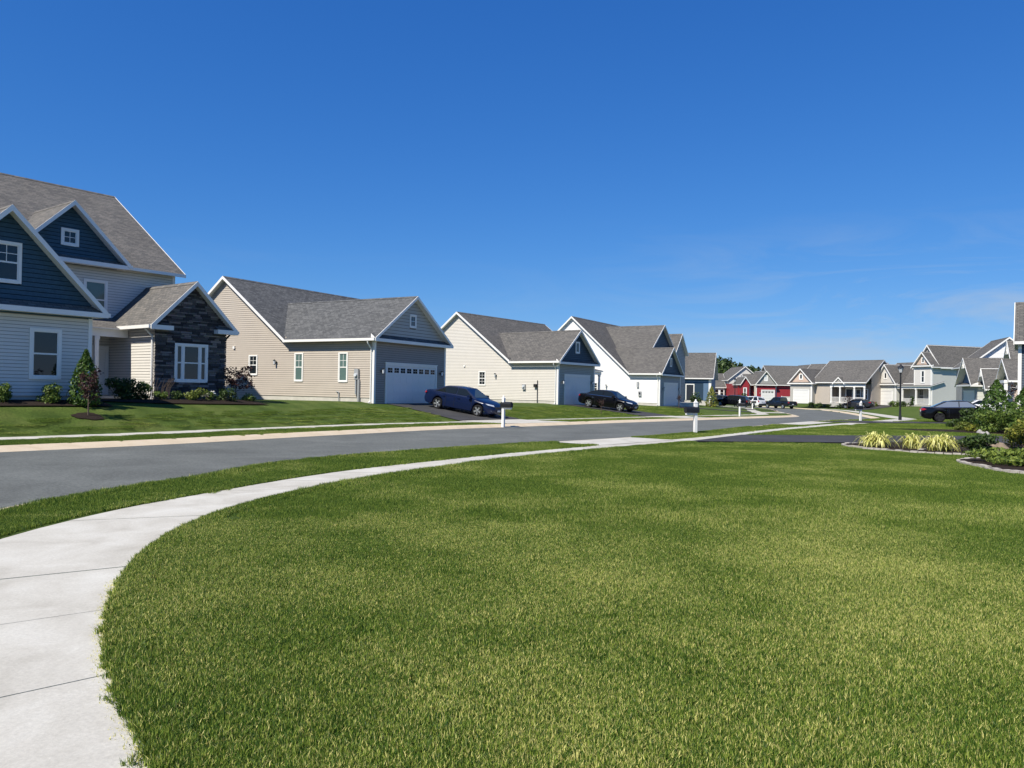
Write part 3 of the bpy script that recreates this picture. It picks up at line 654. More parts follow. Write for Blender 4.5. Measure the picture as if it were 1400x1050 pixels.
# stone wing
wz = 3.66
h.wall((3.78, 6.5), LEFT, [(0, 0.2), (4.04, 0.2), (4.04, 3.5), (0, 3.5)], 'lap_pale', 'boards', 0.122)
h.wall((7.05, 2.46), RIGHT, [(0, 0.2), (4.04, 0.2), (4.04, 3.5), (0, 3.5)], 'lap_pale', 'stuff', 0.122)
stone_w = 3.27
ow = h.window((3.78, 2.46), FRONT, 1.62, 0.97, 1.36, 1.48, 0.11, '3')
sv = h.wall((3.78, 2.46), FRONT, h.gable_poly(stone_w, -0.1, wz, 1.0), 'mortar', 'plain', name='stone_veneer')
stones = []; z = -0.1
while z < 5.1:
    hh = random.choice((0.06, 0.075, 0.085, 0.10, 0.115)); x = -0.06
    while x < stone_w+0.06:
        ww = random.uniform(0.22, 0.58); x1 = min(x+ww, stone_w+0.06)
        if stone_w+0.06-x1 < 0.12: x1 = stone_w+0.06
        stones.append((x, x1, z, z+hh)); x = x1
    z += hh
def stone_ok(q):
    x0, x1, z0, z1 = q; out = []
    def roofx(zz): d = max(0.0, (zz-(wz-0.12))/1.0); return (d, stone_w-d)
    lo, hi = roofx(z1) if z1 > wz-0.12 else (-0.06, stone_w+0.06)
    segs = [(max(x0, lo), min(x1, hi))]
    if z1 > ow[2]-0.02 and z0 < ow[3]+0.02:
        s2 = []
        for a, b_ in segs:
            if b_ <= ow[0] or a >= ow[1]: s2.append((a, b_)); continue
            if a < ow[0]: s2.append((a, ow[0]))
            if b_ > ow[1]: s2.append((ow[1], b_))
        segs = s2
    return [(a, b_, z0, z1) for a, b_ in segs if b_-a > 0.03]
stones = [t_ for q in stones for t_ in stone_ok(q)]; stones.sort(key=lambda q: -(q[1]-q[0])*(q[3]-q[2]))
rest = MB()
for i, (x0, x1, z0, z1) in enumerate(stones):
    d = random.uniform(0.02, 0.065); g = 0.004; mb = MB() if i < 295 else rest
    X0, X1, y = 3.78+x0+g, 3.78+x1-g, 2.46
    j = [random.uniform(-0.012, 0.012) for _ in range(4)]
    mb.hexa([(X0+.006, y-d+j[0], z0+g+.004), (X1-.006, y-d+j[1], z0+g+.004), (X1, y, z0+g), (X0, y, z0+g), (X0+.006, y-d+j[2], z1-g-.004), (X1-.006, y-d+j[3], z1-g-.004), (X1, y, z1-g), (X0, y, z1-g)])
    if i < 295: mb.build('stone', 'stone', sv)
if rest.f: rest.build('small_stones', 'stone_isl', sv, kind='stuff')
h.block(3.78, 7.05, 2.46, 6.6, wz, 1.0, 'b', 'roof_brown', 0.40, 0.36, rake=(1, 0))
h.box('eave_return', 3.36, 4.35, 2.06, 2.40, 3.07, 3.26); h.box('eave_return', 6.45, 7.47, 2.06, 2.40, 3.07, 3.26)
mb = MB(); mb.face([(6.47, 2.08, 3.262), (7.45, 2.08, 3.262), (7.45, 2.45, 3.44), (6.47, 2.45, 3.44)], 0, [(0, 0), (1, 0), (1, .4), (0, .4)]); mb.build('return_shingles', 'roof_brown', h.root)
h.downspout(3.70, 2.62, -0.05, 3.22, -0.36, 0.0); h.downspout(7.15, 2.7, -0.05, 3.2, 0.32, 0.0, 'black')
h.box('foundation', 3.80, 7.03, 2.55, 6.4, -0.7, 0.199, 'found')
# porch in the recess
mb = MB(); mb.box(0.02, 3.74, 4.75, 4.95, 2.78, 3.12); mb.build('porch_beam', 'trim', h.root)
mb = MB(); h.slab(mb, [(0.02, 4.55, 3.14), (3.74, 4.55, 3.14), (3.74, 6.47, 3.75), (0.02, 6.47, 3.75)], 0.05); mb.build('porch_roof', ['roof_brown', 'trim'], h.root)
h.box('porch_floor', 0.05, 3.72, 4.5, 6.48, -0.4, 0.19, 'porch_floor')
h.post(2.42, 4.85, 0.19, 2.78, 0.16)
dr = h.door((0, 6.5), FRONT, 3.15, 0.22, 0.9, 2.1, 'trim')
# ---- house 2: tan house with a wide garage gable
h = House('tan_house', 'tan-sided house with charcoal grey roof and wide garage gable facing the road', (-7.74, 43.0, 0.73), (0.4907, 0.8713)); h2 = h
z2 = 3.92; zm2 = 3.93
op = []
for c, z0, w_, hh in ((17.3-5.71, 1.27, 0.56, 1.55), (17.3-2.25, 1.27, 0.56, 1.55)): op.append(h.window((0, 17.3), LEFT, c, z0, w_, hh, 0.075, 'g', 'glass_blind'))
op.append(h.window((0, 17.3), LEFT, 17.3-9.57, 1.62, 0.62, 1.1, 0.075, 'g'))
h.wall((0, 17.3), LEFT, [(0, 0.33), (17.3, 0.33), (17.3, 3.78), (10.3, 3.78), (5.15, 3.81+5.15*0.753), (0, 3.81)], 'lap_tan', 'boards', 0.127, op)
h.box('foundation', 0.015, 12.4, 0.02, 17.2, -0.9, 0.329, 'found')
op = [h.garage_door((0, 0), FRONT, 1.10, 4.80, 2.2, 0.0, lights=8)]
h.wall((0, 0), FRONT, [(0, 0.0), (7, 0.0), (7, 3.5), (0, 3.5)], 'lap_taupe', 'boards', 0.127, op)
op = [h.window((0, 0), FRONT, 3.5, 4.62, 0.44, 0.60, 0.10, '4')]
h.wall((0, 0), FRONT, [(0, 3.5), (7, 3.5), (7, z2-0.12), (3.5, z2-0.12+3.5*0.71), (0, z2-0.12)], 'lap_stonegrey', 'boards', 0.19, op)
h.pent(-0.32, 7.32, 0, 3.66, 0.34, 'roof_grey', 0.27)
h.block(0, 7, 0, 10.6, z2, 0.71, 'b', 'roof_grey', 0.35, 0.34, rake=(1, 0), cut=6.66)
h.block(0, 12.5, 7.0, 17.3, zm2, 0.753, 'a', 'roof_grey', 0.35, 0.30)
h.wall((12.5, 7), RIGHT, h.gable_poly(10.3, 0.3, zm2, 0.753), 'lap_tan', 'plain'); h.wall((7, 0), RIGHT, [(0, 0), (7, 0), (7, 3.8), (0, 3.8)], 'lap_tan', 'stuff', 0.127)
h.wall((7, 7), FRONT, [(0, 0.3), (5.5, 0.3), (5.5, 3.8), (0, 3.8)], 'lap_tan', 'stuff', 0.127); h.wall((12.5, 17.3), (-1, 0), [(0, 0.3), (12.5, 0.3), (12.5, 3.8), (0, 3.8)], 'lap_tan', 'plain')
h.corner(0, 0, 0.02, 3.5, -1, -1, 0.12); h.corner(7, 0, 0.02, 3.5, 1, -1, 0.12)
h.downspout(-0.08, 0.16, 0.02, 3.5, -0.34, 0.0)
h.sconce((0, 0), FRONT, 0.62, 1.86); h.sconce((0, 0), FRONT, 6.45, 1.86)
h.sconce((0, 17.3), LEFT, 17.3-7.6, 2.35)
h.box('wall_vent', -0.10, -0.02, 11.2, 11.36, 3.2, 3.36)
mb = MB(); mb.box(-0.17, -0.03, 1.02, 1.30, 1.35, 1.95); mb.box(-0.15, -0.03, 0.96, 1.06, 0.1, 1.35); mb.tube((-0.10, 1.22, 0.5), (-0.10, 1.22, 1.35), 0.05, n=8)
em = mb.build('electric_meter', 'greymetal', h.root); mb = MB(); mb.tube((-0.17, 1.16, 1.60), (-0.27, 1.16, 1.60), 0.09, n=12); mb.build('meter_dial', 'lampglass', em)
mb = MB(); mb.tube((-0.08, 2.5, 0.05), (-0.08, 2.5, 0.62), 0.03, n=6); mb.tube((-0.08, 2.5, 0.62), (-0.08, 2.7, 0.66), 0.028, n=6); mb.build('utility_pipe', 'greymetal', h.root)
mb = MB(); h.slab(mb, [(7.02, 4.0, 3.08), (12.3, 4.0, 3.08), (12.3, 6.95, 3.75), (7.02, 6.95, 3.75)], 0.10); mb.build('porch_roof', ['roof_grey', 'trim'], h.root)
h.box('porch_beam', 7.05, 12.2, 4.15, 4.35, 2.7, 2.98); h.post(11.9, 4.25, 0.3, 2.7); h.post(9.3, 4.25, 0.3, 2.7); h.box('porch_floor', 7.02, 12.3, 4.0, 6.98, -0.4, 0.29, 'porch_floor')
h.railing(9.4, 11.8, 4.25, 0.3)

# ---- house 3: cream house, sage garage front, navy gable
def ranch(name, label, loc, f, gw, gb, mb_, md, ml, zg, sg, zm_, sm_, side, frontm, gable, roofm, door, wins=(), gwin=(0.45, 0.75), trimside=True, found=0.3, lights=0, mode='stuff', gnav=0.16):
    """one-storey house: garage gable block in front of a side-gabled main block; md depth, ml length"""
    h = House(name, label, loc, f); tot = mb_+md
    op = [h.window((0, tot), LEFT, tot-b_, z0, w_, hh, 0.08, 'G') for b_, z0, w_, hh in wins]
    h.wall((0, tot), LEFT, [(0, found), (tot, found), (tot, zg-0.14), (md, zg-0.14), (md/2, zm_-0.12+md/2*sm_), (0, zm_-0.12)], side, mode, 0.127, op)
    h.box('foundation', 0.015, ml-0.02, 0.02, tot-0.1, -0.9, found-0.001, 'found')
    op = [h.garage_door((0, 0), FRONT, door[0], door[1], door[2], 0.0, lights=lights)]
    zp = zg-sg*0.35-0.24
    h.wall((0, 0), FRONT, [(0, 0), (gw, 0), (gw, zp), (0, zp)], frontm, mode, 0.127, op)
    op = [h.window((0, 0), FRONT, gw/2, zg+sg*gw/2*0.38-0.35, gwin[0], gwin[1], 0.10, '1')]
    h.wall((0, 0), FRONT, [(0, zp), (gw, zp), (gw, zg-0.12), (gw/2, zg-0.12+sg*gw/2), (0, zg-0.12)], gable, mode, gnav, op)
    h.pent(-0.32, gw+0.32, 0, zp+0.17, 0.34, roofm, 0.24)
    h.block(0, gw, 0, mb_+md*0.45, zg, sg, 'b', roofm, 0.35, 0.34, rake=(1, 0), cut=mb_-0.34)
    h.block(0, ml, mb_, tot, zm_, sm_, 'a', roofm, 0.35, 0.30)
    h.wall((ml, mb_), RIGHT, h.gable_poly(md, found, zm_, sm_), side, 'plain'); h.wall((gw, 0), RIGHT, [(0, 0), (mb_, 0), (mb_, zg-0.14), (0, zg-0.14)], side, 'plain')
    h.wall((gw, mb_), FRONT, [(0, found), (ml-gw, found), (ml-gw, zm_-0.12), (0, zm_-0.12)], side, 'plain'); h.wall((ml, tot), (-1, 0), [(0, found), (ml, found), (ml, zm_-0.12), (0, zm_-0.12)], side, 'plain')
    h.corner(0, 0, 0.02, zp, -1, -1, 0.13); h.corner(gw, 0, 0.02, zp, 1, -1, 0.13)
    h.downspout(-0.08, 0.2, 0.02, zp+0.05, -0.34, 0)
    h.sconce((0, 0), FRONT, door[0]-0.4, 1.8); h.sconce((0, 0), FRONT, door[0]+door[1]+0.4, 1.8)
    return h
h = ranch('cream_house', 'cream-sided house with brown roof and navy garage gable behind the black sedan', (3.6, 60.0, 0.55), (0.59, 0.81), 5.6, 0, 4.9, 10.7, 13, 3.71, 0.83, 3.75, 0.74,
          'lap_cream', 'lap_sage', 'lap_navy', 'roof_dark', (0.98, 3.7, 2.25), [(7.55, 1.5, 0.62, 1.05)]); h3 = h
mb = MB(); mb.box(-0.16, -0.03, 3.05, 3.35, 1.15, 1.55); em = mb.build('electric_meter', 'greymetal', h.root); mb = MB(); mb.tube((-0.16, 3.2, 1.4), (-0.25, 3.2, 1.4), 0.09, n=10); mb.build('meter_dial', 'lampglass', em)
mb = MB(); mb.tube((-0.08, 1.9, 0.05), (-0.08, 1.9, 1.9), 0.03, n=6); mb.box(-0.2, -0.03, 1.95, 2.2, 1.35, 1.6); mb.build('utility_pipe', 'blackplastic', h.root)
h.sconce((0, 15.6), LEFT, 15.6-6.1, 2.3); h.box('wall_vent', -0.10, -0.02, 9.4, 9.55, 3.0, 3.15)
mb = MB(); h.slab(mb, [(5.63, 1.6, 2.95), (10, 1.6, 2.95), (10, 4.85, 3.6), (5.63, 4.85, 3.6)], 0.10); mb.build('porch_roof', ['roof_dark', 'trim'], h.root)
h.box('porch_beam', 5.66, 9.9, 1.75, 1.95, 2.6, 2.85); h.post(9.7, 1.85, 0.2, 2.6); h.post(7.6, 1.85, 0.2, 2.6); h.box('porch_floor', 5.62, 10, 1.6, 4.88, -0.4, 0.19, 'porch_floor')

# ---- house 4: white house with tall brown roofs
h = ranch('white_house', 'white-sided house with tall brown roofs and navy garage gable', (15.4, 80.0, 0.25), (0.505, 0.863), 6.7, 0, 3.7, 13.0, 14, 3.66, 0.78, 3.75, 0.91,
          'lap_white', 'lap_grey', 'lap_navy', 'roof_dark', (1.3, 4.3, 2.3), [(7.4, 1.3, 0.62, 1.0)]); h4 = h
mb = MB(); zr4, ar4 = 9.14, 7.9                                     # big cross gable over the garage, then a narrower one to its right
h.slab(mb, [(0.06, 10.5, 3.50), (0.06, 2.3, 3.50), (ar4, 2.3, zr4), (ar4, 10.5, zr4)]); h.slab(mb, [(12.6, 2.3, 5.75), (12.6, 10.5, 5.75), (ar4, 10.5, zr4), (ar4, 2.3, zr4)])
rf4 = mb.build('roof', ['roof_dark', 'trim'], h.root)
for (x0, za, x1, zb) in ((3.2, 5.76, ar4, zr4), (12.6, 5.75, ar4, zr4)):
    m_ = MB(); p = [(x0, za+.012), (x1, zb+.012), (x1, zb-.18), (x0, za-.18)]; m_.hexa([(x, 2.262, z) for x, z in p]+[(x, 2.298, z) for x, z in p]); m_.build('rake_board', 'trim', rf4)
h.wall((1.2, 2.62), FRONT, [(0, 3.0), (11.2, 3.0), (11.2, 5.6), (6.7, 8.9), (0, 4.1)], 'lap_navy', 'stuff', 0.18)
h.block(10.4, 14.6, 2.0, 9, 6.35, 1.0, 'b', 'roof_dark', 0.3, 0.3, rake=(1, 0)); h.wall((10.4, 2.0), FRONT, h.gable_poly(4.2, 0.2, 6.35, 1.0), 'lap_grey', 'stuff', 0.18); h.wall((10.4, 6), LEFT, [(0, 3), (4, 3), (4, 6.2), (0, 6.2)], 'lap_grey', 'plain'); h.wall((14.6, 2.0), RIGHT, [(0, 0.2), (8, 0.2), (8, 6.2), (0, 6.2)], 'lap_white', 'plain')
h.sconce((0, 16.7), LEFT, 16.7-6.0, 2.0)
mb = MB(); mb.box(-0.16, -0.03, 2.0, 2.3, 1.0, 1.5); mb.box(-0.16, -0.03, 2.3, 2.5, 1.9, 2.5); em = mb.build('electric_meter', 'greymetal', h.root); mb = MB(); mb.tube((-0.16, 2.15, 1.3), (-0.25, 2.15, 1.3), 0.09, n=10); mb.build('meter_dial', 'blackplastic', em)

# ---- house 5: slate blue house seen from its end
h = House('slate_blue_house', 'slate blue house with a brown roof beyond the white house', (27.2, 105.0, 0.42), (0.32, 0.947)); h5 = h
h.wall((0, 11), LEFT, [(0, 0.25), (11, 0.25), (11, 3.45), (0, 3.45)], 'lap_slate', 'stuff', 0.127, [(5.8, 10.0, 0.25, 2.6)])
h.wall((0, 0), FRONT, h.gable_poly(8.5, 0.25, 3.6, 0.80), 'lap_slate', 'stuff', 0.127); h.wall((8.5, 0), RIGHT, [(0, 0.25), (11, 0.25), (11, 3.45), (0, 3.45)], 'lap_slate', 'plain')
h.block(0, 8.5, 0, 11, 3.6, 0.80, 'b', 'roof_dark', 0.35, 0.35); h.corner(0, 0, 0.02, 3.45, -1, -1, 0.30); h.box('foundation', 0.02, 8.4, 0.02, 10.9, -0.8, 0.249, 'found')
h.box('corner_board', -0.05, 0.0, 3.9, 4.1, 0.25, 3.4)
h.door((0, 11), LEFT, 8.2, 0.28, 0.95, 2.1, 'door_dark')

# ---- far pale two-storey house left of the red one
h = House('pale_grey_house', 'distant pale grey two-storey house with white bay windows', (48.0, 170.0, 0.2), (1, 0)); h6 = h
h.wall((0, 0), FRONT, h.gable_poly(7.0, 0, 4.8, 0.80), 'lap_pale', 'stuff', 0.15); h.wall((0, 10), LEFT, [(0, 0), (10, 0), (10, 4.7), (0, 4.7)], 'lap_pale', 'plain'); h.wall((7, 0), RIGHT, [(0, 0), (10, 0), (10, 4.7), (0, 4.7)], 'lap_pale', 'plain')
h.block(0, 7, 0, 10, 4.8, 0.80, 'b', 'roof_dark', 0.4, 0.35)
h.wall((-7, 2.5), FRONT, [(0, 0), (7, 0), (7, 2.9), (0, 2.9)], 'lap_white', 'stuff', 0.15); h.block(-7, 0, 2.5, 9.5, 3.1, 0.85, 'a', 'roof_dark', 0.4, 0.3)
bayf = h.wall((-3.2, 0.8), FRONT, [(0, 0), (2.6, 0), (2.6, 2.9), (0, 2.9)], 'lap_white', 'plain', name='bay'); h.block(-3.2, -0.6, 0.8, 4, 3.05, 0.75, 'a', 'roof_dark', 0.25, 0.2)
h.wall((-3.2, 2.5), LEFT, [(0, 0), (1.7, 0), (1.7, 2.9), (0, 2.9)], 'lap_white', 'plain'); h.wall((-0.6, 0.8), RIGHT, [(0, 0), (1.7, 0), (1.7, 2.9), (0, 2.9)], 'lap_white', 'plain')
h.window((-3.2, 0.8), FRONT, 0.75, 0.9, 0.75, 1.5, 0.12, '2'); h.window((-3.2, 0.8), FRONT, 1.9, 0.9, 0.75, 1.5, 0.12, '2'); h.window((0, 0), FRONT, 1.2, 1.0, 0.8, 1.4, 0.12, '2')
# ---- red house
h = House('red_house', 'barn red house with a grey garage gable and white garage door', (50.9, 160.0, 0.25), (1, 0)); h7 = h
op = [h.garage_door((0, 0), FRONT, 1.2, 2.45, 2.15, 0.0, lights=4, panels=4, trim=0.2)]
h.wall((0, 0), FRONT, [(0, 0), (4.0, 0), (4.0, 3.2), (0, 3.2)], 'lap_red', 'stuff', 0.15, op)
op = [h.window((0, 0), FRONT, 2.0, 4.3, 0.45, 0.9, 0.16, '1', 'lampglass')]
h.wall((0, 0), FRONT, [(0, 3.2), (4, 3.2), (4, 3.65), (2, 6.2), (0, 3.65)], 'lap_grey', 'stuff', 0.16, op); h.pent(-0.28, 4.28, 0, 3.42, 0.32, 'roof_dark', 0.2)
h.block(0, 4, 0, 7, 3.85, 1.24, 'b', 'roof_dark', 0.33, 0.32, rake=(1, 0))
h.wall((4, 0.6), FRONT, [(0, 0), (9, 0), (9, 3.4), (0, 3.4)], 'lap_red', 'stuff', 0.15); h.block(3.6, 13, 0.6, 11, 3.75, 0.75, 'a', 'roof_dark', 0.4, 0.3); h.block(-1.6, 3.6, 0.9, 7.0, 3.6, 0.68, 'a', 'roof_dark', 0.3, 0.25)
h.corner(4.35, 0.55, 0, 3.3, 1, -1, 0.25); h.corner(0, 0, 0, 3.2, -1, -1, 0.1)
h.wall((-3.4, 1.4), FRONT, [(0, 0), (3.4, 0), (3.4, 3.4), (0, 3.4)], 'lap_red', 'stuff', 0.15); h.box('corner_board', -1.15, -0.85, 1.33, 1.39, 0, 3.3)
op = [h.window((-3.2, 0), FRONT, 0.85, 0.9, 0.42, 1.7, 0.17, '2')]
h.wall((-3.2, 0), FRONT, h.gable_poly(1.75, 0, 3.75, 1.5), 'lap_red', 'stuff', 0.15, op); h.block(-3.2, -1.45, 0, 5, 3.75, 1.5, 'b', 'roof_dark', 0.22, 0.3, rake=(1, 0))
h.wall((-3.2, 6), LEFT, [(0, 0), (6, 0), (6, 3.6), (0, 3.6)], 'lap_red', 'plain'); h.wall((-1.45, 0), RIGHT, [(0, 0), (1.4, 0), (1.4, 3.6), (0, 3.6)], 'lap_red', 'plain')
h.block(8.6, 19.5, 5.0, 14, 4.7, 0.62, 'b', 'roof_dark', 0.35, 0.35); h.wall((8.6, 5.0), FRONT, h.gable_poly(10.9, 0, 4.7, 0.62), 'lap_red', 'stuff', 0.15)
h.wall((8.6, 14), LEFT, [(0, 0), (9, 0), (9, 4.6), (0, 4.6)], 'lap_red', 'plain'); h.wall((19.5, 5), RIGHT, [(0, 0), (9, 0), (9, 4.6), (0, 4.6)], 'lap_red', 'plain')
h.wall((-3.2, 11), LEFT, [(0, 0), (5, 0), (5, 3.6), (0, 3.6)], 'lap_red', 'plain')
h.sconce((0, 0), FRONT, 0.75, 1.7)

# ---- beige house with the white-railed porch
h = House('beige_house', 'beige house with white porch posts and railing beside the red house', (54.3, 118.0, 0.3), (0.6, -0.8)); h8 = h
op = [h.garage_door((-12.3, -1), FRONT, 0.75, 2.6, 2.15, 0.0, panels=4, trim=0.16)]
h.wall((-12.3, -1), FRONT, [(0, 0), (3.9, 0), (3.9, 3.1), (0, 3.1)], 'lap_stonegrey', 'stuff', 0.15, op)
op = [h.window((-12.3, -1), FRONT, 1.95, 4.0, 0.4, 0.7, 0.14, '1')]
h.wall((-12.3, -1), FRONT, [(0, 3.1), (3.9, 3.1), (3.9, 3.5), (1.95, 5.5), (0, 3.5)], 'pink_beige', 'stuff', 0.16, op); h.pent(-12.58, -8.12, -1, 3.30, 0.32, 'roof_dark', 0.2)
h.block(-12.3, -8.4, -1, 6, 3.65, 1.05, 'b', 'roof_dark', 0.33, 0.32, rake=(1, 0)); h.corner(-8.4, -1, 0, 3.1, 1, -1, 0.18)
h.wall((-8.4, -1), RIGHT, [(0, 0), (1, 0), (1, 3.5), (0, 3.5)], 'lap_stonegrey', 'plain'); h.wall((-12.3, 6), LEFT, [(0, 0), (7, 0), (7, 3.5), (0, 3.5)], 'lap_stonegrey', 'plain')
h.wall((-8.4, 0), FRONT, [(0, 0), (2.6, 0), (2.6, 3.2), (0, 3.2)], 'lap_tan', 'stuff', 0.15); h.wall((-5.8, 1.8), FRONT, [(0, 0), (5.8, 0), (5.8, 3.2), (0, 3.2)], 'lap_taupe', 'stuff', 0.15)
h.wall((-5.8, 0), RIGHT, [(0, 0), (1.8, 0), (1.8, 3.2), (0, 3.2)], 'lap_taupe', 'plain')
h.block(-8.6, 0, 0, 10, 3.72, 0.68, 'a', 'roof_dark', 0.35, 0.32); h.wall((0, 1.8), RIGHT, [(0, 0), (8.2, 0), (8.2, 3.6), (3.2, 6.85), (0, 4.7)], 'lap_tan', 'stuff', 0.15)
h.block(-14, -1, 4.4, 12, 3.9, 0.76, 'a', 'roof_dark', 0.3, 0.3, gut=(0, 1))
h.box('porch_beam', -5.8, 0.0, -0.1, 0.12, 2.75, 3.15); h.box('porch_floor', -5.8, 0, -0.1, 1.78, -0.4, 0.2, 'porch_floor')
for a in (-5.6, -4.1, -1.75, -0.12): h.post(a, 0, 0.2, 2.75, 0.2)
h.railing(-5.5, -4.25, 0, 0.2, 0.95); h.railing(-3.95, -1.9, 0, 0.2, 0.95); h.railing(-1.6, -0.25, 0, 0.2, 0.95)
h.door((-5.8, 1.8), FRONT, 2.2, 0.22, 1.0, 2.2); h.window((-5.8, 1.8), FRONT, 3.7, 0.9, 0.7, 1.5, 0.1, '2'); h.window((-5.8, 1.8), FRONT, 4.85, 0.9, 0.7, 1.5, 0.1, '2')
h.wall((-5.1, -0.3), FRONT, [(0, 3.3), (1.8, 3.3), (0.9, 4.2)], 'lap_grey', 'plain'); h.block(-5.1, -3.3, -0.3, 2.5, 3.4, 1.0, 'b', 'roof_dark', 0.12, 0.15, rake=(1, 0), gut=(0, 0))

# ---- pale green-grey house with two-storey front gable
h = House('green_grey_house', 'pale green-grey house with a two-storey end wall and a grey garage gable', (61.2, 112.0, 0.3), (0.30, -0.954)); h9 = h
op = [h.garage_door((-10.5, -0.4), FRONT, 0.75, 2.7, 2.15, 0.0, panels=4, trim=0.2)]
h.wall((-10.5, -0.4), FRONT, [(0, 0), (4.2, 0), (4.2, 3.1), (0, 3.1)], 'lap_green', 'stuff', 0.15, op)
op = [h.window((-10.5, -0.4), FRONT, 2.1, 4.2, 0.4, 0.8, 0.14, '1')]
h.wall((-10.5, -0.4), FRONT, [(0, 3.1), (4.2, 3.1), (4.2, 3.5), (2.1, 6.15), (0, 3.5)], 'lap_pale', 'stuff', 0.16, op); h.pent(-10.8, -6.0, -0.4, 3.3, 0.32, 'roof_dark', 0.2)
h.block(-10.5, -6.3, -0.4, 5, 3.7, 1.28, 'b', 'roof_dark', 0.33, 0.32, rake=(1, 0)); h.corner(-6.3, -0.4, 0, 3.1, 1, -1, 0.18); h.corner(-10.5, -0.4, 0, 3.1, -1, -1, 0.15)
h.wall((-6.3, -0.4), RIGHT, [(0, 0), (2.6, 0), (2.6, 3.5), (0, 3.5)], 'lap_green', 'stuff', 0.15); h.wall((-10.5, 5), LEFT, [(0, 0), (5.4, 0), (5.4, 3.5), (0, 3.5)], 'lap_green', 'plain')
h.block(-12, -3.2, 1.2, 10, 3.7, 0.72, 'a', 'roof_dark', 0.35, 0.3); h.wall((-6.3, 2.2), FRONT, [(0, 0), (6.3, 0), (6.3, 3.4), (0, 3.4)], 'lap_green', 'stuff', 0.15)
op = [h.window((-3.2, 0), FRONT, 1.6, 3.6, 0.45, 1.6, 0.16, '2')]
h.wall((-3.2, 0), FRONT, [(0, 3.0), (3.2, 3.0), (3.2, 5.9), (0, 5.9)], 'lap_pale', 'stuff', 0.15, op); op = [h.window((-3.2, 0), FRONT, 1.6, 6.5, 0.35, 0.6, 0.12, '1')]
h.wall((-3.2, 0), FRONT, [(0, 5.9), (3.2, 5.9), (3.2, 6.1), (1.6, 7.9), (0, 6.1)], 'pink_beige', 'stuff', 0.16, op); h.pent(-3.5, 0.3, 0, 6.03, 0.3, 'roof_dark', 0.15)
h.block(-3.2, 0, 0, 3.2, 6.2, 1.16, 'b', 'roof_dark', 0.33, 0.32, rake=(1, 0)); h.corner(0, 0, 0, 5.8, 1, -1, 0.18); h.corner(-3.2, 0, 3.0, 5.8, -1, -1, 0.12)
h.wall((0, 0), RIGHT, [(0, 0), (13, 0), (13, 6.0), (0, 6.0)], 'lap_green', 'stuff', 0.15); h.wall((-3.2, 3), LEFT, [(0, 3.2), (3, 3.2), (3, 6.0), (0, 6.0)], 'lap_green', 'plain')
h.block(-4.4, 0, 1.6, 14, 6.2, 1.36, 'b', 'roof_dark', 0.35, 0.32, rake=(1, 1)); h.wall((-4.4, 1.6), FRONT, h.gable_poly(4.4, 2.5, 6.2, 1.36), 'lap_grey', 'stuff', 0.15); h.wall((-4.4, 13), LEFT, [(0, 0), (11.4, 0), (11.4, 6), (0, 6)], 'lap_green', 'plain')
mb = MB(); h.slab(mb, [(-6.25, -0.5, 3.0), (0.3, -0.5, 3.0), (0.3, 2.2, 3.7), (-6.25, 2.2, 3.7)], 0.08); mb.build('porch_roof', ['roof_dark', 'trim'], h.root)
h.box('porch_beam', -6.2, 0.0, -0.3, -0.1, 2.6, 2.98); h.box('porch_floor', -6.2, 0, -0.3, 2.18, -0.4, 0.2, 'porch_floor')
for a in (-5.2, -2.6, -0.12): h.post(a, -0.2, 0.2, 2.6, 0.2)
h.railing(-5.1, -2.7, -0.2, 0.2, 0.95); h.railing(-2.5, -0.22, -0.2, 0.2, 0.95); h.railing(-0.1, 2.1, -0.05, 0.2, 0.95, axis='b')
h.window((-6.3, 2.2), FRONT, 2.1, 0.6, 1.3, 1.9, 0.1, '2'); h.door((-6.3, 2.2), FRONT, 4.6, 0.22); h.box('wall_vent', 0.03, 0.14, 6.5, 6.8, 3.0, 3.3)

# ---- right-hand house with blue gable fronts and gable brackets
def gable_bracket(h, a, b, z, w=0.9, hh=0.9):
    mb = MB(); mb.tube((a-w/2, b, z-hh), (a+w/2, b, z-hh), 0.05, n=4); mb.tube((a, b, z), (a, b, z-hh), 0.05, n=4)
    for sg in (-1, 1): mb.tube((a+sg*w/2, b, z-hh), (a, b, z-0.05), 0.05, n=4); mb.tube((a+sg*w*0.28, b, z-hh*0.55), (a, b, z-hh), 0.04, n=4)
    mb.build('gable_bracket', 'trim', h.root)
h = House('blue_gabled_house', 'grey house with blue front gables carrying white gable brackets', (49.7, 82.0, 0.2), (-0.30, -0.954)); h10 = h
h.wall((-6.3, 0), FRONT, [(0, 0), (6.3, 0), (6.3, 2.7), (0, 2.7)], 'lap_grey', 'stuff', 0.15, [h.garage_door((-6.3, 0), FRONT, 1.0, 4.2, 2.1, 0, trim=0.14)])
h.wall((-6.3, 0), FRONT, [(0, 2.7), (6.3, 2.7), (6.3, 3.0), (3.15, 5.7), (0, 3.0)], 'lap_slate', 'stuff', 0.16, [h.window((-6.3, 0), FRONT, 3.15, 3.7, 0.5, 0.9, 0.12, '1')])
h.block(-6.3, 0, 0, 16, 3.15, 0.87, 'b', 'roof_dark', 0.35, 0.7, rake=(1, 0)); h.pent(-6.6, 0.3, 0, 2.9, 0.6, 'roof_dark', 0.25); gable_bracket(h, -3.15, -0.68, 5.65)
h.wall((0, 0), RIGHT, [(0, 0), (16, 0), (16, 3.0), (0, 3.0)], 'lap_green', 'stuff', 0.15); h.wall((-6.3, 16), LEFT, [(0, 0), (16, 0), (16, 3.0), (0, 3.0)], 'lap_green', 'plain')
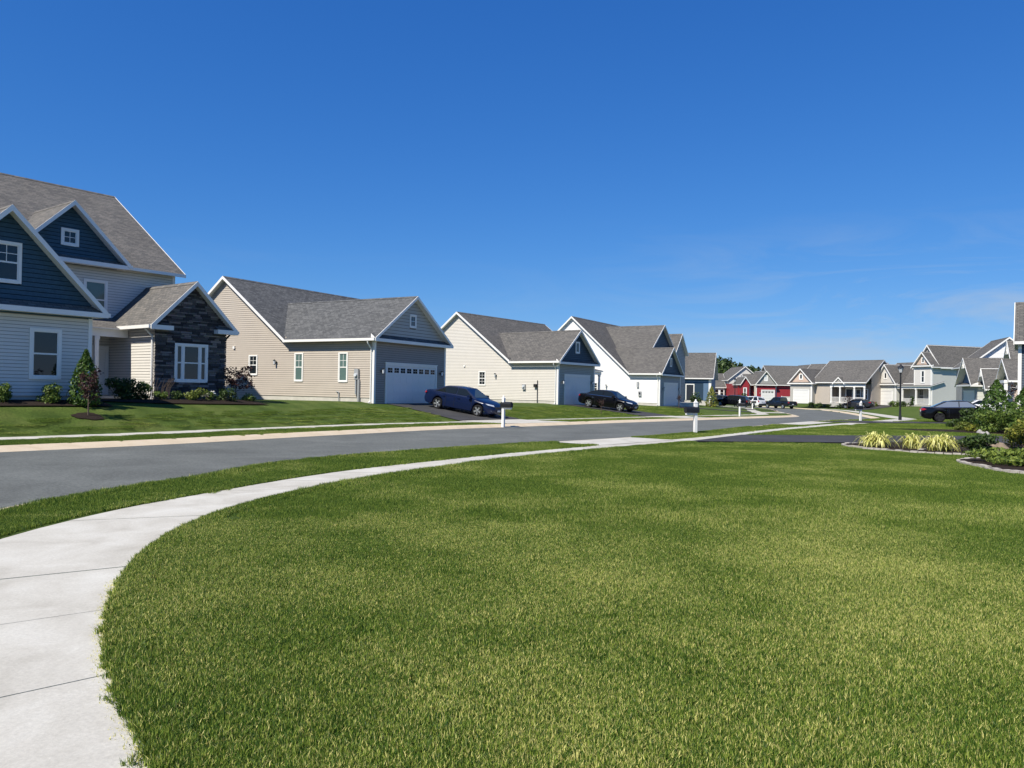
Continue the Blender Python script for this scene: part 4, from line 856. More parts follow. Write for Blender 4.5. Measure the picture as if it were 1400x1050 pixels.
h.block(-13, -6.8, 0.9, 8.5, 5.4, 0.80, 'a', 'roof_dark', 0.4, 0.35, rake=(1, 1)); h.wall((-6.8, 0.9), RIGHT, h.gable_poly(7.6, 0, 5.4, 0.80), 'lap_white', 'stuff', 0.15); h.wall((-13, 0.9), FRONT, [(0, 0), (6.2, 0), (6.2, 5.2), (0, 5.2)], 'lap_grey', 'plain'); h.wall((-13, 8.5), LEFT, h.gable_poly(7.6, 0, 5.4, 0.80), 'lap_grey', 'plain')
h.wall((-0.6, 0.6), FRONT, [(0, 2.4), (2.8, 2.4), (1.4, 4.4), (0, 2.5)], 'lap_grey', 'plain'); h.block(-0.6, 2.2, 0.6, 6, 2.75, 1.35, 'b', 'roof_dark', 0.25, 0.5, rake=(1, 0)); gable_bracket(h, 0.8, 0.08, 4.55, 0.7, 0.8)
h.post(2.0, 0.5, 0.0, 2.5, 0.22); h.post(-0.4, 0.5, 0.0, 2.5, 0.22); h.wall((2.3, 2.6), RIGHT, [(0, 0), (12, 0), (12, 2.6), (0, 2.6)], 'lap_green', 'stuff', 0.15)
h.box('porch_floor', -0.5, 2.3, 0.4, 2.6, -0.3, 0.15, 'porch_floor'); h.wall((-0.6, 2.6), FRONT, [(0, 0), (2.9, 0), (2.9, 2.6), (0, 2.6)], 'lap_white', 'plain'); h.block(0.0, 4.6, 2.6, 15, 2.75, 0.5, 'b', 'roof_dark', 0.3, 0.3, rake=(1, 0))
h.box('porch_beam', -0.6, 2.3, 0.4, 0.6, 2.45, 2.72)
h.door((-0.6, 2.6), FRONT, 1.5, 0.16)
# ---- next house, pinkish wall and grey lower roofs
h = House('pink_beige_house', 'pinkish beige house with grey roofs and a white column between conifers', (40.2, 62.0, 0.15), (-0.40, -0.917)); h11 = h
h.wall((-3, 0), FRONT, [(0, 0), (5, 0), (5, 3.0), (0, 3.0)], 'pink_beige', 'stuff', 0.15); h.wall((2, 0), RIGHT, [(0, 0), (10, 0), (10, 2.9), (0, 2.9)], 'pink_beige', 'stuff', 0.15)
h.block(-3.0, 2, 0, 12, 3.2, 0.62, 'b', 'roof_dark', 0.4, 0.5, rake=(1, 0)); h.wall((-3, 0), FRONT, [(0, 3.0), (5, 3.0), (2.5, 4.6)], 'lap_navy', 'plain')
h.block(-8.5, -3.2, 1.2, 12, 3.9, 1.0, 'b', 'roof_dark', 0.35, 0.5, rake=(1, 0)); h.wall((-8.5, 1.2), FRONT, h.gable_poly(5.3, 0, 3.9, 1.0), 'lap_navy', 'stuff', 0.16); gable_bracket(h, -5.85, 0.7, 6.3)
h.wall((-3.2, 1.2), RIGHT, [(0, 0), (10, 0), (10, 3.8), (0, 3.8)], 'lap_white', 'stuff', 0.15); h.wall((-8.5, 10), LEFT, [(0, 0), (8.8, 0), (8.8, 3.8), (0, 3.8)], 'lap_white', 'plain')
h.post(1.9, -0.6, 0, 2.9, 0.24); h.box('porch_beam', -2.9, 2.0, -0.7, -0.5, 2.75, 2.98)
# ---- nearest right-hand house at the frame edge
h = House('dark_blue_house', 'dark slate blue house cut by the right edge of the photo', (25.85, 39.2, 0.05), (-0.555, -0.832)); h12 = h
h.wall((-5.6, 0), FRONT, h.gable_poly(5.6, 0, 4.55, 0.74), 'lap_ink', 'stuff', 0.127); h.wall((0, 0), RIGHT, [(0, 0), (10, 0), (10, 4.4), (0, 4.4)], 'lap_ink', 'stuff', 0.127, [h.window((0, 0), RIGHT, 1.9, 1.1, 0.8, 1.5, 0.1, '2')])
h.block(-5.6, 0, 0, 11, 4.75, 0.74, 'b', 'roof_dark', 0.3, 0.2, rake=(1, 1)); h.corner(0, 0, 0, 4.4, 1, -1, 0.12); h.wall((-5.6, 10), LEFT, [(0, 0), (10, 0), (10, 4.4), (0, 4.4)], 'lap_ink', 'plain')
h.sconce((0, 0), RIGHT, 0.5, 2.0)

# driveways and aprons across the road
def house_drive(hh, a0, a1, label, dfar=3.95):
    q0, q1 = hh.world(a0, -0.02), hh.world(a1, -0.02)
    e0, e1 = at_dist(FEs, q0, dfar, 1), at_dist(FEs, q1, dfar, 1)
    driveway(label, (q0, q1, e1, e0)); apron(e0, e1, FEs, 1, 0.55, 3.92, label.replace('asphalt driveway', 'concrete apron at the foot of the driveway'))
house_drive(h2, 1.0, 6.1, 'dark asphalt driveway under the blue sedan')
house_drive(h3, 0.8, 4.9, 'dark asphalt driveway under the black sedan across the road')
house_drive(h4, 1.2, 5.7, 'dark asphalt driveway of the white house')
driveway('dark asphalt driveway of the slate blue house', ((26.0, 102.6), (26.4, 99.2), (32.3, 93.5), (33.6, 97.5)))
driveway('dark asphalt driveway behind the flower bed', ((6.0, 26.1), (9.3, 31.0), (26, 34.2), (25, 29.0)), 24, 6)
driveway('dark asphalt driveway under the black sedan beside the shrubs', ((20.5, 50.6), (23.6, 54.6), (36, 51.8), (34.6, 47.6)), 16, 4)
driveway('dark asphalt driveway of the green-grey house', ((47.0, 106.5), (49.3, 113.0), (58.3, 121.6), (59.2, 117.6)), 10, 4)
# ------------------------------------------------------------------ vehicles
M['paint_blue'] = mat('navy_blue_car_paint', (0.004, 0.010, 0.040), 0.28, 0.25, coat=0.35)
M['paint_black'] = mat('black_car_paint', (0.003, 0.003, 0.004), 0.25, 0.25, coat=0.35)
M['paint_white'] = mat('white_car_paint', (0.75, 0.75, 0.75), 0.3, 0.5, coat=1.0)
M['paint_grey'] = mat('dark_grey_car_paint', (0.025, 0.027, 0.034), 0.28, 0.25, coat=0.35)
M['paint_ink'] = mat('dark_ink_car_paint', (0.008, 0.011, 0.018), 0.28, 0.25, coat=0.35)
M['tyre'] = mat('tyre_rubber', (0.014, 0.014, 0.015), 0.85, 0.2)
M['alloy'] = mat('silver_alloy', (0.62, 0.63, 0.65), 0.25, 0.5, metal=0.8)
M['carglass'] = mat('tinted_car_glass', (0.010, 0.013, 0.014), 0.03, 0.45)
M['sky_glass'] = mat('reflecting_car_glass', (0.30, 0.33, 0.36), 0.03, 0.6, metal=0.55)
M['windscreen'] = mat('windscreen_glass', (0.045, 0.060, 0.056), 0.03, 0.55)
M['headlight'] = mat('headlight_lens', (0.62, 0.66, 0.70), 0.08, 0.7, metal=0.2)
M['taillight'] = mat('taillight_lens', (0.35, 0.012, 0.015), 0.15, 0.6)
M['chrome'] = mat('chrome_trim', (0.7, 0.7, 0.72), 0.12, 0.5, metal=1.0)
M['plate'] = mat('licence_plate', (0.55, 0.56, 0.58), 0.4, 0.4)

def vehicle(name, label, cat, loc, heading, paint, kind='sedan', rim='alloy', group=None, pitch=0.0, chrome=True, glass='carglass', wr=0.325):
    root = empty(name, loc, math.atan2(heading[1], heading[0])); root.rotation_mode = 'ZYX' if False else 'XYZ'
    root.rotation_euler = (0, pitch, root.rotation_euler[2]); tag(root, label, cat, group)
    if kind == 'sedan': L, Wd, wb, xo = 4.75, 0.905, 2.76, 0.02
    elif kind == 'suv': L, Wd, wb, xo = 4.75, 0.95, 2.80, 0.02
    else: L, Wd, wb, xo = 5.6, 0.97, 3.45, 0.05
    if kind != 'sedan': wr = max(wr, 0.37)
    xf, xr = wb/2+xo+0.08, -wb/2+xo+0.08; ha = wr+0.055
    clear = {'sedan': 0.20, 'suv': 0.27, 'pickup': 0.34}[kind]
    if kind == 'sedan':
        top = ([-2.375, -2.33, -2.2, -1.75, -1.2, 0, 0.95, 1.3, 1.75, 2.1, 2.28, 2.375], [0.70, 0.97, 1.03, 1.025, 0.98, 0.95, 0.97, 0.955, 0.88, 0.78, 0.68, 0.52])
        belt = ([-2.375, -2.2, -1.5, 0, 1.2, 1.9, 2.25, 2.375], [0.66, 0.93, 0.95, 0.90, 0.89, 0.78, 0.66, 0.48])
        wid = ([-2.375, -2.25, -1.9, -1.0, 0, 1.2, 1.8, 2.15, 2.3, 2.375], [0.66, 0.80, 0.88, 0.905, 0.905, 0.895, 0.86, 0.76, 0.62, 0.48])
        bot = ([-2.375, -2.2, -1.9, 1.9, 2.2, 2.375], [0.40, 0.27, 0.21, 0.19, 0.20, 0.27])
        gh = dict(base=[(-1.86, 1.00), (1.30, 0.955)], roof=[(-0.98, 1.385), (-0.45, 1.445), (0.05, 1.45), (0.42, 1.415)], yb=0.775, yt=0.575)
    elif kind == 'suv':
        top = ([-2.375, -2.34, -2.2, -1.2, 0, 1.0, 1.35, 1.8, 2.15, 2.3, 2.375], [0.85, 1.10, 1.12, 1.12, 1.10, 1.10, 1.09, 1.03, 0.95, 0.82, 0.60])
        belt = ([-2.375, -2.2, -1.0, 0, 1.2, 1.9, 2.25, 2.375], [0.80, 1.06, 1.05, 1.02, 1.01, 0.92, 0.80, 0.55])
        wid = ([-2.375, -2.3, -2.0, -1.0, 0, 1.2, 1.9, 2.2, 2.32, 2.375], [0.80, 0.88, 0.93, 0.95, 0.95, 0.94, 0.90, 0.80, 0.68, 0.55])
        bot = ([-2.375, -2.2, 2.15, 2.375], [0.45, 0.30, 0.27, 0.36])
        gh = dict(base=[(-2.30, 1.10), (1.22, 1.08)], roof=[(-2.0, 1.60), (-1.2, 1.68), (-0.2, 1.70), (0.35, 1.65)], yb=0.86, yt=0.66)
    else:
        top = ([-2.8, -2.78, 0.2, 0.9, 1.3, 1.9, 2.5, 2.7, 2.8], [0.9, 1.16, 1.16, 1.15, 1.16, 1.13, 1.06, 0.95, 0.70])
        belt = ([-2.8, -2.7, 0.9, 2.2, 2.7, 2.8], [0.86, 1.12, 1.10, 1.05, 0.90, 0.66])
        wid = ([-2.8, -2.7, -2, 0, 1.8, 2.4, 2.7, 2.8], [0.92, 0.96, 0.97, 0.97, 0.96, 0.92, 0.82, 0.72])
        bot = ([-2.8, -2.6, 2.5, 2.8], [0.52, 0.42, 0.36, 0.45])
        gh = dict(base=[(-0.85, 1.14), (1.55, 1.13)], roof=[(-0.70, 1.74), (-0.3, 1.80), (0.35, 1.81), (0.75, 1.76)], yb=0.86, yt=0.68)
    xs = set(np.linspace(-L/2, L/2, 26).tolist()+[-L/2+0.04, L/2-0.04])
    for xc in (xf, xr): xs |= set((xc+ha*math.cos(t)) for t in np.linspace(0, math.pi, 13))
    xs = sorted(x for x in xs if -L/2 <= x <= L/2)
    xs = [x for i, x in enumerate(xs) if i == 0 or x-xs[i-1] > 0.008]
    rows = []
    for x in xs:
        zt, zb, w, z0 = (np.interp(x, *q) for q in (top, belt, wid, bot))
        for xc in (xf, xr):
            if abs(x-xc) < ha: z0 = max(z0, wr+math.sqrt(max(0, ha*ha-(x-xc)**2)))
        z0 = min(z0, zb-0.06); zm = z0+(zb-z0)*0.45
        half = [(0, z0), (w*0.80, z0), (w*0.965, z0+min(0.05, (zb-z0)*.3)), (w, zm), (w*0.985, z0+(zb-z0)*0.75), (w*0.955, zb), (w*0.86, zb+(zt-zb)*0.65), (w*0.60, zt), (0, zt+0.015)]
        rows.append([(x, -y, z) for y, z in half]+[(x, y, z) for y, z in half[-2:0:-1]])
    mb = MB(); n = len(rows[0])
    for i in range(len(rows)-1):
        for k in range(n): mb.face([rows[i][k], rows[i+1][k], rows[i+1][(k+1) % n], rows[i][(k+1) % n]])
    mb.face(rows[0]); mb.face(rows[-1][::-1])
    body = mb.build('body', paint, root, smooth=True, angle=38)
    bm = bmesh.new(); bm.from_mesh(body.data); bmesh.ops.recalc_face_normals(bm, faces=bm.faces); bm.to_mesh(body.data); bm.free()
    # cabin
    (bx0, bz0), (bx1, bz1) = gh['base']; rf = gh['roof']; yb, yt = gh['yb'], gh['yt']; mb = MB()
    for sg in (-1, 1):
        side = [(bx0, sg*yb, bz0-0.03), (bx1, sg*yb, bz1-0.03)]+[(x, sg*yt, z) for x, z in rf[::-1]]
        mb.face(side if sg < 0 else side[::-1])
    for (x0, z0), (x1, z1) in zip(rf[:-1], rf[1:]):
        mb.face([(x0, -yt, z0), (x1, -yt, z1), (x1, -yt*0.5, z1+0.03), (x0, -yt*0.5, z0+0.03)]); mb.face([(x0, -yt*0.5, z0+0.03), (x1, -yt*0.5, z1+0.03), (x1, yt*0.5, z1+0.03), (x0, yt*0.5, z0+0.03)]); mb.face([(x0, yt*0.5, z0+0.03), (x1, yt*0.5, z1+0.03), (x1, yt, z1), (x0, yt, z0)])
    for (xb_, zb_), (x_, z_) in (((bx0, bz0-0.03), rf[0]), ((bx1, bz1-0.03), rf[-1])):
        q = [(xb_, yb, zb_), (xb_, -yb, zb_), (x_, -yt, z_), (x_, -yt*0.5, z_+0.03), (x_, yt*0.5, z_+0.03), (x_, yt, z_)]
        mb.face(q if xb_ < 0 or x_ < xb_-9 else q)
    cab = mb.build('cabin', paint, root, smooth=True, angle=50)
    bm = bmesh.new(); bm.from_mesh(cab.data); bmesh.ops.recalc_face_normals(bm, faces=bm.faces); bm.to_mesh(cab.data); bm.free()
    # glass, 6 mm proud of the cabin
    def pane(pts, nrm, nm, mt='carglass', th=0.006):
        m_ = MB(); v = Vector(nrm).normalized(); P = [Vector(p)+v*0.001 for p in pts]; Q = [p+v*th for p in P]; c = len(P)
        m_.face(Q); m_.face(P[::-1])
        for k_ in range(c): m_.face([P[k_], P[(k_+1) % c], Q[(k_+1) % c], Q[k_]])
        o_ = m_.build(nm, mt, root); b2 = bmesh.new(); b2.from_mesh(o_.data); bmesh.ops.recalc_face_normals(b2, faces=b2.faces); b2.to_mesh(o_.data); b2.free(); return o_
    def lerp(a, b_, t_): return tuple(a[i]+(b_[i]-a[i])*t_ for i in range(3))
    for sg in (-1, 1):
        Y = lambda z: sg*(yb+(yt-yb)*((z-(bz0-0.03))/(rf[1][1]-bz0+0.03)))
        zlo = max(bz0, bz1)+0.03; zhi = min(q[1] for q in rf[1:])-0.035
        def xr_(z): t_ = (z-bz0)/(rf[0][1]-bz0); return bx0+(rf[0][0]-bx0)*min(t_, 1.0)
        def xf_(z): t_ = (z-bz1)/(rf[-1][1]-bz1); return bx1+(rf[-1][0]-bx1)*min(t_, 1.0)
        nv = (0, sg, 0.45)
        a, b_ = xr_(zlo), xf_(zlo); c, d = xr_(min(zhi, rf[0][1])), xf_(zhi)
        ins_r = 0.24 if kind == 'sedan' else 0.12
        mid = -0.12 if kind == 'sedan' else (-0.28 if kind == 'suv' else 0.25)
        cuts = [(a+ins_r, mid-0.03, c+ins_r*0.75, mid-0.03), (mid+0.03, b_-0.20, mid+0.03, d-0.10)]
        if kind == 'suv': cuts = [(a+ins_r, -1.35, c+0.10, -1.35)]+[(-1.27, mid-0.03, -1.27, mid-0.03), cuts[1]]
        for (x0, x1, x2, x3) in cuts:
            pane([(x0, Y(zlo), zlo), (x1, Y(zlo), zlo), (x3, Y(zhi), zhi), (x2, Y(zhi), zhi)], nv, 'side_window', glass)
        if chrome:
            m_ = MB(); m_.tube((a+ins_r-0.1, Y(zlo)+sg*0.006, zlo-0.015), (b_-0.14, Y(zlo)+sg*0.006, zlo-0.015), 0.016, n=5); m_.build('window_trim', 'chrome', root)
        # mirror, door handles, door seams
        m_ = MB(); mx_ = bx1-0.42; m_.box(mx_-0.06, mx_+0.10, *sorted((sg*(Wd-0.03), sg*(Wd+0.17))), bz1+0.02, bz1+0.15); m_.box(mx_, mx_+0.05, *sorted((sg*(yb-0.02), sg*(Wd-0.02))), bz1+0.03, bz1+0.07); m_.build('mirror', paint, root)
        for hx in ((mid-0.85, mid+0.20) if kind != 'pickup' else (0.0,)):
            wz_ = float(np.interp(hx, *wid)); m_ = MB(); m_.box(hx-0.02, hx+0.16, *sorted((sg*(wz_*0.985), sg*(wz_*0.985+0.03))), 0.80 if kind == 'sedan' else 0.95, 0.835 if kind == 'sedan' else 0.985); m_.build('door_handle', paint if not chrome else 'chrome', root)
        m_ = MB()
        for sx_ in ((mid, xr+0.55, bx1-0.25) if kind != 'pickup' else (-0.75, 1.2)):
            wz_ = float(np.interp(sx_, *wid)); zb_ = float(np.interp(sx_, *belt)); m_.box(sx_-0.006, sx_+0.006, *sorted((sg*(wz_*0.96), sg*(wz_*0.998+0.003))), clear+0.14, zb_-0.06)
        m_.build('door_seam', 'blackplastic', root)
    # windscreen and rear window
    for (xb_, zb_), (x_, z_), nm in (((bx0, bz0-0.03), rf[0], 'rear_window'), ((bx1, bz1-0.03), rf[-1], 'windscreen')):
        P = lambda u, v: (xb_+(x_-xb_)*v, u*(yb+(yt-yb)*v), zb_+(z_-zb_)*v)
        dx, dz = x_-xb_, z_-zb_; nv = (dz, 0, -dx) if xb_ > 0 and nm == 'windscreen' else (-dz, 0, dx)
        if nv[2] < 0: nv = tuple(-q for q in nv)
        pane([P(-0.9, 0.16), P(0.9, 0.16), P(0.88, 0.92), P(-0.88, 0.92)], nv, nm, 'windscreen')
    # lights, grille, bumper intake, plates
    fx = L/2
    for sg in (-1, 1):
        if kind == 'sedan':
            pts = [(fx-0.075, sg*0.44, 0.64), (fx-0.30, sg*0.79, 0.70), (fx-0.46, sg*0.835, 0.775), (fx-0.30, sg*0.70, 0.755), (fx-0.13, sg*0.45, 0.72)]
            P = [Vector(p) for p in pts]; pane(P, (0.75, sg*0.45, 0.45), 'headlight', 'headlight', 0.035)
            pane([(-fx+0.02, sg*0.56, 0.80), (-fx+0.13, sg*0.80, 0.80), (-fx+0.30, sg*0.865, 0.86), (-fx+0.20, sg*0.80, 0.94), (-fx+0.06, sg*0.56, 0.95)], (-0.8, sg*0.5, 0.2), 'taillight', 'taillight', 0.03)
            pane([(fx-0.055, sg*0.50, 0.37), (fx-0.14, sg*0.64, 0.38), (fx-0.14, sg*0.64, 0.44), (fx-0.055, sg*0.50, 0.45)], (1, sg*0.4, 0), 'fog_lamp', 'headlight', 0.02)
        else:
            z_ = 0.86 if kind == 'suv' else 0.92
            pane([(fx-0.05, sg*0.50, z_-0.08), (fx-0.16, sg*0.78, z_-0.08), (fx-0.24, sg*0.80, z_+0.08), (fx-0.13, sg*0.52, z_+0.07)], (0.8, sg*0.4, 0.3), 'headlight', 'headlight', 0.03)
            pane([(-fx+0.0, sg*0.76, 0.86), (-fx+0.10, sg*0.92, 0.86), (-fx+0.10, sg*0.91, 1.09), (-fx+0.02, sg*0.76, 1.09)], (-0.9, sg*0.4, 0.1), 'taillight', 'taillight', 0.03)
    m_ = MB(); gz = {'sedan': 0.56, 'suv': 0.72, 'pickup': 0.80}[kind]; m_.box(fx-0.10, fx-0.005, -0.36, 0.36, gz-0.07, gz+0.07); m_.box(fx-0.10, fx-0.012, -0.44, 0.44, clear+0.06, clear+0.18); m_.build('grille', 'blackplastic', root)
    m_ = MB(); m_.box(fx-0.02, fx+0.012, -0.15, 0.15, gz-0.20, gz-0.10); m_.build('front_plate', 'plate', root)
    pz = {'sedan': 0.72, 'suv': 0.78, 'pickup': 0.66}[kind]; m_ = MB(); m_.box(-fx-0.012, -fx+0.03, -0.15, 0.15, pz, pz+0.11); m_.build('rear_plate', 'plate', root)
    if kind == 'suv':
        m_ = MB(); m_.box(-fx-0.04, -fx+0.12, -0.80, 0.80, 0.34, 0.62); m_.build('rear_bumper', 'blackplastic', root)
    if kind == 'pickup':
        m_ = MB(); m_.box(-fx+0.10, -0.95, -0.80, 0.80, 1.165, 1.19); m_.build('bed_cover', 'blackplastic', root); m_ = MB(); m_.box(-fx-0.10, -fx+0.05, -0.85, 0.85, 0.46, 0.62); m_.build('rear_bumper', 'chrome', root)
    # wheels
    tm = MB(); w = 0.21; prof = [(wr*0.72, -w/2), (wr*0.92, -w/2), (wr, -w/2+0.035), (wr, w/2-0.035), (wr*0.92, w/2), (wr*0.72, w/2)]; tm.lathe(prof, n=26, axis='Y')
    rm = MB(); rm.lathe([(wr*0.735, -0.095), (wr*0.72, -0.03), (wr*0.2, 0.0)], n=26, axis='Y'); rr = wr*0.72
    for k_ in range(5):
        t_ = 2*math.pi*k_/5+0.3; c_, s_ = math.cos(t_), math.sin(t_); u = Vector((c_, 0, s_)); v = Vector((-s_, 0, c_))
        for sp in (-0.13, 0.13):
            uu = (u*math.cos(sp)+v*math.sin(sp)); vv = Vector((-uu.z, 0, uu.x)); p0 = u*rr*0.15; p1 = uu*rr*0.97
            q = [p0-vv*0.034+Vector((0, -0.085, 0)), p1-vv*0.028+Vector((0, -0.095, 0)), p1+vv*0.028+Vector((0, -0.095, 0)), p0+vv*0.034+Vector((0, -0.085, 0))]
            rm.hexa(q+[x+Vector((0, 0.03, 0)) for x in q])
    rm.tube((0, -0.098, 0), (0, -0.05, 0), rr*0.24, n=12)
    backd = MB(); backd.tube((0, -0.045, 0), (0, 0.09, 0), rr*0.985, n=20)
    first = None
    for (x, sg) in ((xf, -1), (xr, -1), (xf, 1), (xr, 1)):
        if first is None:
            wo_ = tm.build('wheel', 'tyre', root, smooth=True, angle=35); ri = rm.build('rim', rim, wo_, smooth=False); hb = backd.build('brake_drum', 'blackplastic', wo_); first = wo_
        else:
            wo_ = copy_tree(first, root)
        wo_.location = (x, sg*(Wd-0.115), wr); wo_.rotation_euler = (0, 0.4*x, 0 if sg < 0 else math.pi)
    return root
def park(name, label, cat, near_rear, heading, paint, kind, zs=None, side=-1, **kw):
    """place by the ground points of the rear wheel nearest the camera; heading unit; side -1 = vehicle's right side faces the camera"""
    hd = Vector(heading).normalized(); wb = {'sedan': 2.76, 'suv': 2.80, 'pickup': 3.45}[kind]; Wd = {'sedan': .905, 'suv': .95, 'pickup': .97}[kind]
    perp = Vector((-hd.y, hd.x))*(-side)
    c = Vector(near_rear)+hd*(wb/2-0.1)+perp*(Wd-0.11)
    if zs is None:
        zr_, zf_ = G(near_rear[0], near_rear[1])+0.035, G(near_rear[0]+hd.x*wb, near_rear[1]+hd.y*wb)+0.035
    else: zr_, zf_ = zs
    return vehicle(name, label, cat, (c.x, c.y, (zr_+zf_)/2), hd, paint, kind, pitch=math.atan2(zr_-zf_, wb), **kw)
park('parked_sedan', 'dark blue sedan with silver wheels on the driveway of the tan house', 'car', (-4.32, 44.5), (0.8713, -0.4907), 'paint_blue', 'sedan', chrome=False, group='parked cars')
park('parked_sedan', 'black sedan with chrome window line in front of the cream house garage', 'car', (6.0, 60.0), (0.81, -0.59), 'paint_black', 'sedan', group='parked cars')
park('parked_sedan', 'black sedan with black wheels beside the shrubs on the right', 'car', (29.0, 52.0), (0.92, -0.39), 'paint_black', 'sedan', rim='blackplastic', glass='sky_glass', group='parked cars')
park('parked_suv', 'dark suv parked beyond the slate blue house corner', 'suv', (32.4, 109.4), (-0.82, 0.57), 'paint_black', 'suv', side=1, group='parked cars')
park('parked_suv', 'second dark suv mostly hidden behind the slate blue house', 'suv', (32.6, 119.0), (-0.9, 0.4), 'paint_ink', 'suv', side=1, group='parked cars')
park('parked_suv', 'white suv with a black rear bumper at the bend of the road', 'suv', (36.6, 116.5), (-0.55, 0.83), 'paint_white', 'suv', side=1, group='parked cars')
park('parked_pickup', 'black pickup truck parked by the kerb before the red house', 'pickup truck', (42.6, 120.5), (-0.40, 0.92), 'paint_ink', 'pickup', zs=(-0.55, -0.55), side=1, group='parked cars')
park('parked_sedan', 'dark grey sedan left of its twin before the beige porch', 'car', (53.2, 116.2), (-0.62, 0.78), 'paint_grey', 'sedan', side=1, group='parked cars')
park('parked_sedan', 'dark grey sedan standing before the grey garage gable', 'car', (54.2, 119.2), (0.93, 0.36), 'paint_grey', 'sedan', group='parked cars')
park('parked_sedan', 'white car glimpsed behind the black sedan on the right', 'car', (44.6, 74.0), (0.95, -0.3), 'paint_white', 'sedan', group='parked cars')

# ------------------------------------------------------------------ street furniture
def mailbox(label, x, y, z, rot, flag=True, hpost=1.36):
    r = empty('mailbox', (x, y, z), rot); tag(r, label, 'mailbox', 'mailboxes along the kerb')
    mb = MB(); w = 0.062; mb.box(-w, w, -w, w, -0.25, hpost-0.10); mb.box(-w-.012, w+.012, -w-.012, w+.012, hpost-0.10, hpost-0.07)
    i = 0.0; mb.hexa([(-w, -w, hpost-.07), (w, -w, hpost-.07), (w, w, hpost-.07), (-w, w, hpost-.07), (-.03, -.03, hpost-0.02), (.03, -.03, hpost-0.02), (.03, .03, hpost-0.02), (-.03, .03, hpost-0.02)]); mb.lathe([(0.001, hpost+0.055), (0.035, hpost+0.03), (0.045, hpost), (0.02, hpost-0.025)][::-1], n=10)
    mb.box(-0.05, 0.46, -0.05, 0.05, hpost-0.60, hpost-0.52); mb.build('post', 'trim', r)
    bx = MB(); L0, L1, hw, zb, n = -0.12, 0.47, 0.115, hpost-0.515, 9; prof = [(-hw, zb), (hw, zb)]+[(hw*math.cos(t), zb+0.15+hw*math.sin(t)) for t in np.linspace(0, math.pi, n)]
    A = [(L0, q, z_) for q, z_ in prof]; B = [(L1, q, z_) for q, z_ in prof]; bx.face(A[::-1]); bx.face(B)
    for k_ in range(len(A)): j = (k_+1) % len(A); bx.face([A[k_], A[j], B[j], B[k_]])
    b_ = bx.build('box', 'black', r); b_.location.y = -0.19 if False else 0.0
    m_ = MB(); m_.box(L1+0.002, L1+0.02, -hw+0.01, hw-0.01, zb+0.01, zb+0.2); m_.build('box_door', 'blackplastic', r)
    if flag: m_ = MB(); m_.box(0.02, 0.22, -hw-0.018, -hw-0.006, zb+0.09, zb+0.17); m_.build('flag', 'red', r)
    return r
mailbox('white mailbox post with black box standing alone on the near grass strip', 7.75, 32.35, near_z(0, 32.35), R(180+18))
mailbox('white mailbox post in front of the blue sedan', -0.39, 37.0, G(-0.39, 37.0), R(-35), flag=False)
mailbox('white mailbox post before the driveway of the slate blue house', 18.6, 62.6, G(18.6, 62.6), R(-40), False)
mailbox('white mailbox post left of the pair before the beige house', 39.6, 87.0, near_z(0, 87.0), R(150), False)
mailbox('white mailbox post right of the pair before the beige house', 24.9, 54.8, near_z(0, 54.8), R(200), False)
mailbox('distant white mailbox post in front of the white suv', 32.6, 104.0, G(32.6, 104), R(-30), False)
def lamp(label, x, y, z, hh):
    r = empty('street_lamp', (x, y, z)); tag(r, label, 'street lamp', 'street lamps')
    mb = MB(); mb.lathe([(0.12, -0.2), (0.12, 0.25), (0.085, 0.35), (0.07, 0.9), (0.055, hh-0.75), (0.085, hh-0.74), (0.085, hh-0.68), (0.04, hh-0.66), (0.001, hh-0.66)], n=12); mb.build('pole', 'black', r, smooth=True, angle=40)
    mb = MB(); mb.lathe([(0.10, hh-0.66), (0.19, hh-0.30), (0.001, hh-0.30)], n=8); gl = mb.build('lamp_glass', 'lampglass', r)
    mb = MB()
    for k_ in range(4):
        t_ = math.pi/4+k_*math.pi/2; mb.tube((0.105*math.cos(t_), 0.105*math.sin(t_), hh-0.66), (0.196*math.cos(t_), 0.196*math.sin(t_), hh-0.30), 0.012, n=5)
    mb.lathe([(0.24, hh-0.305), (0.23, hh-0.27), (0.10, hh-0.10), (0.05, hh-0.06), (0.03, hh), (0.001, hh+0.03)], n=12); mb.lathe([(0.24, hh-0.305), (0.001, hh-0.305)], n=12); mb.build('lantern_cap', 'black', r)
lamp('black street lamp with lantern top at the end of the near sidewalk', 30.2, 59.7, near_z(0, 59.7), 4.35)
lamp('distant black street lamp beyond the dark suv', 36.3, 125.0, -0.35, 4.65)
f_ = House('low_white_fence', 'low white fence panel beside the red house garage', (55.4, 157.5, 0.15), (1, 0), 'fence')
f_.railing(0, 2.6, 0, 0.0, 1.15); f_.box('fence_post', -0.14, 0, -0.07, 0.07, -0.2, 1.25); f_.box('fence_post', 2.6, 2.74, -0.07, 0.07, -0.2, 1.25); f_.box('fence_board', 0.0, 2.6, 0.045, 0.07, 0.08, 1.1)

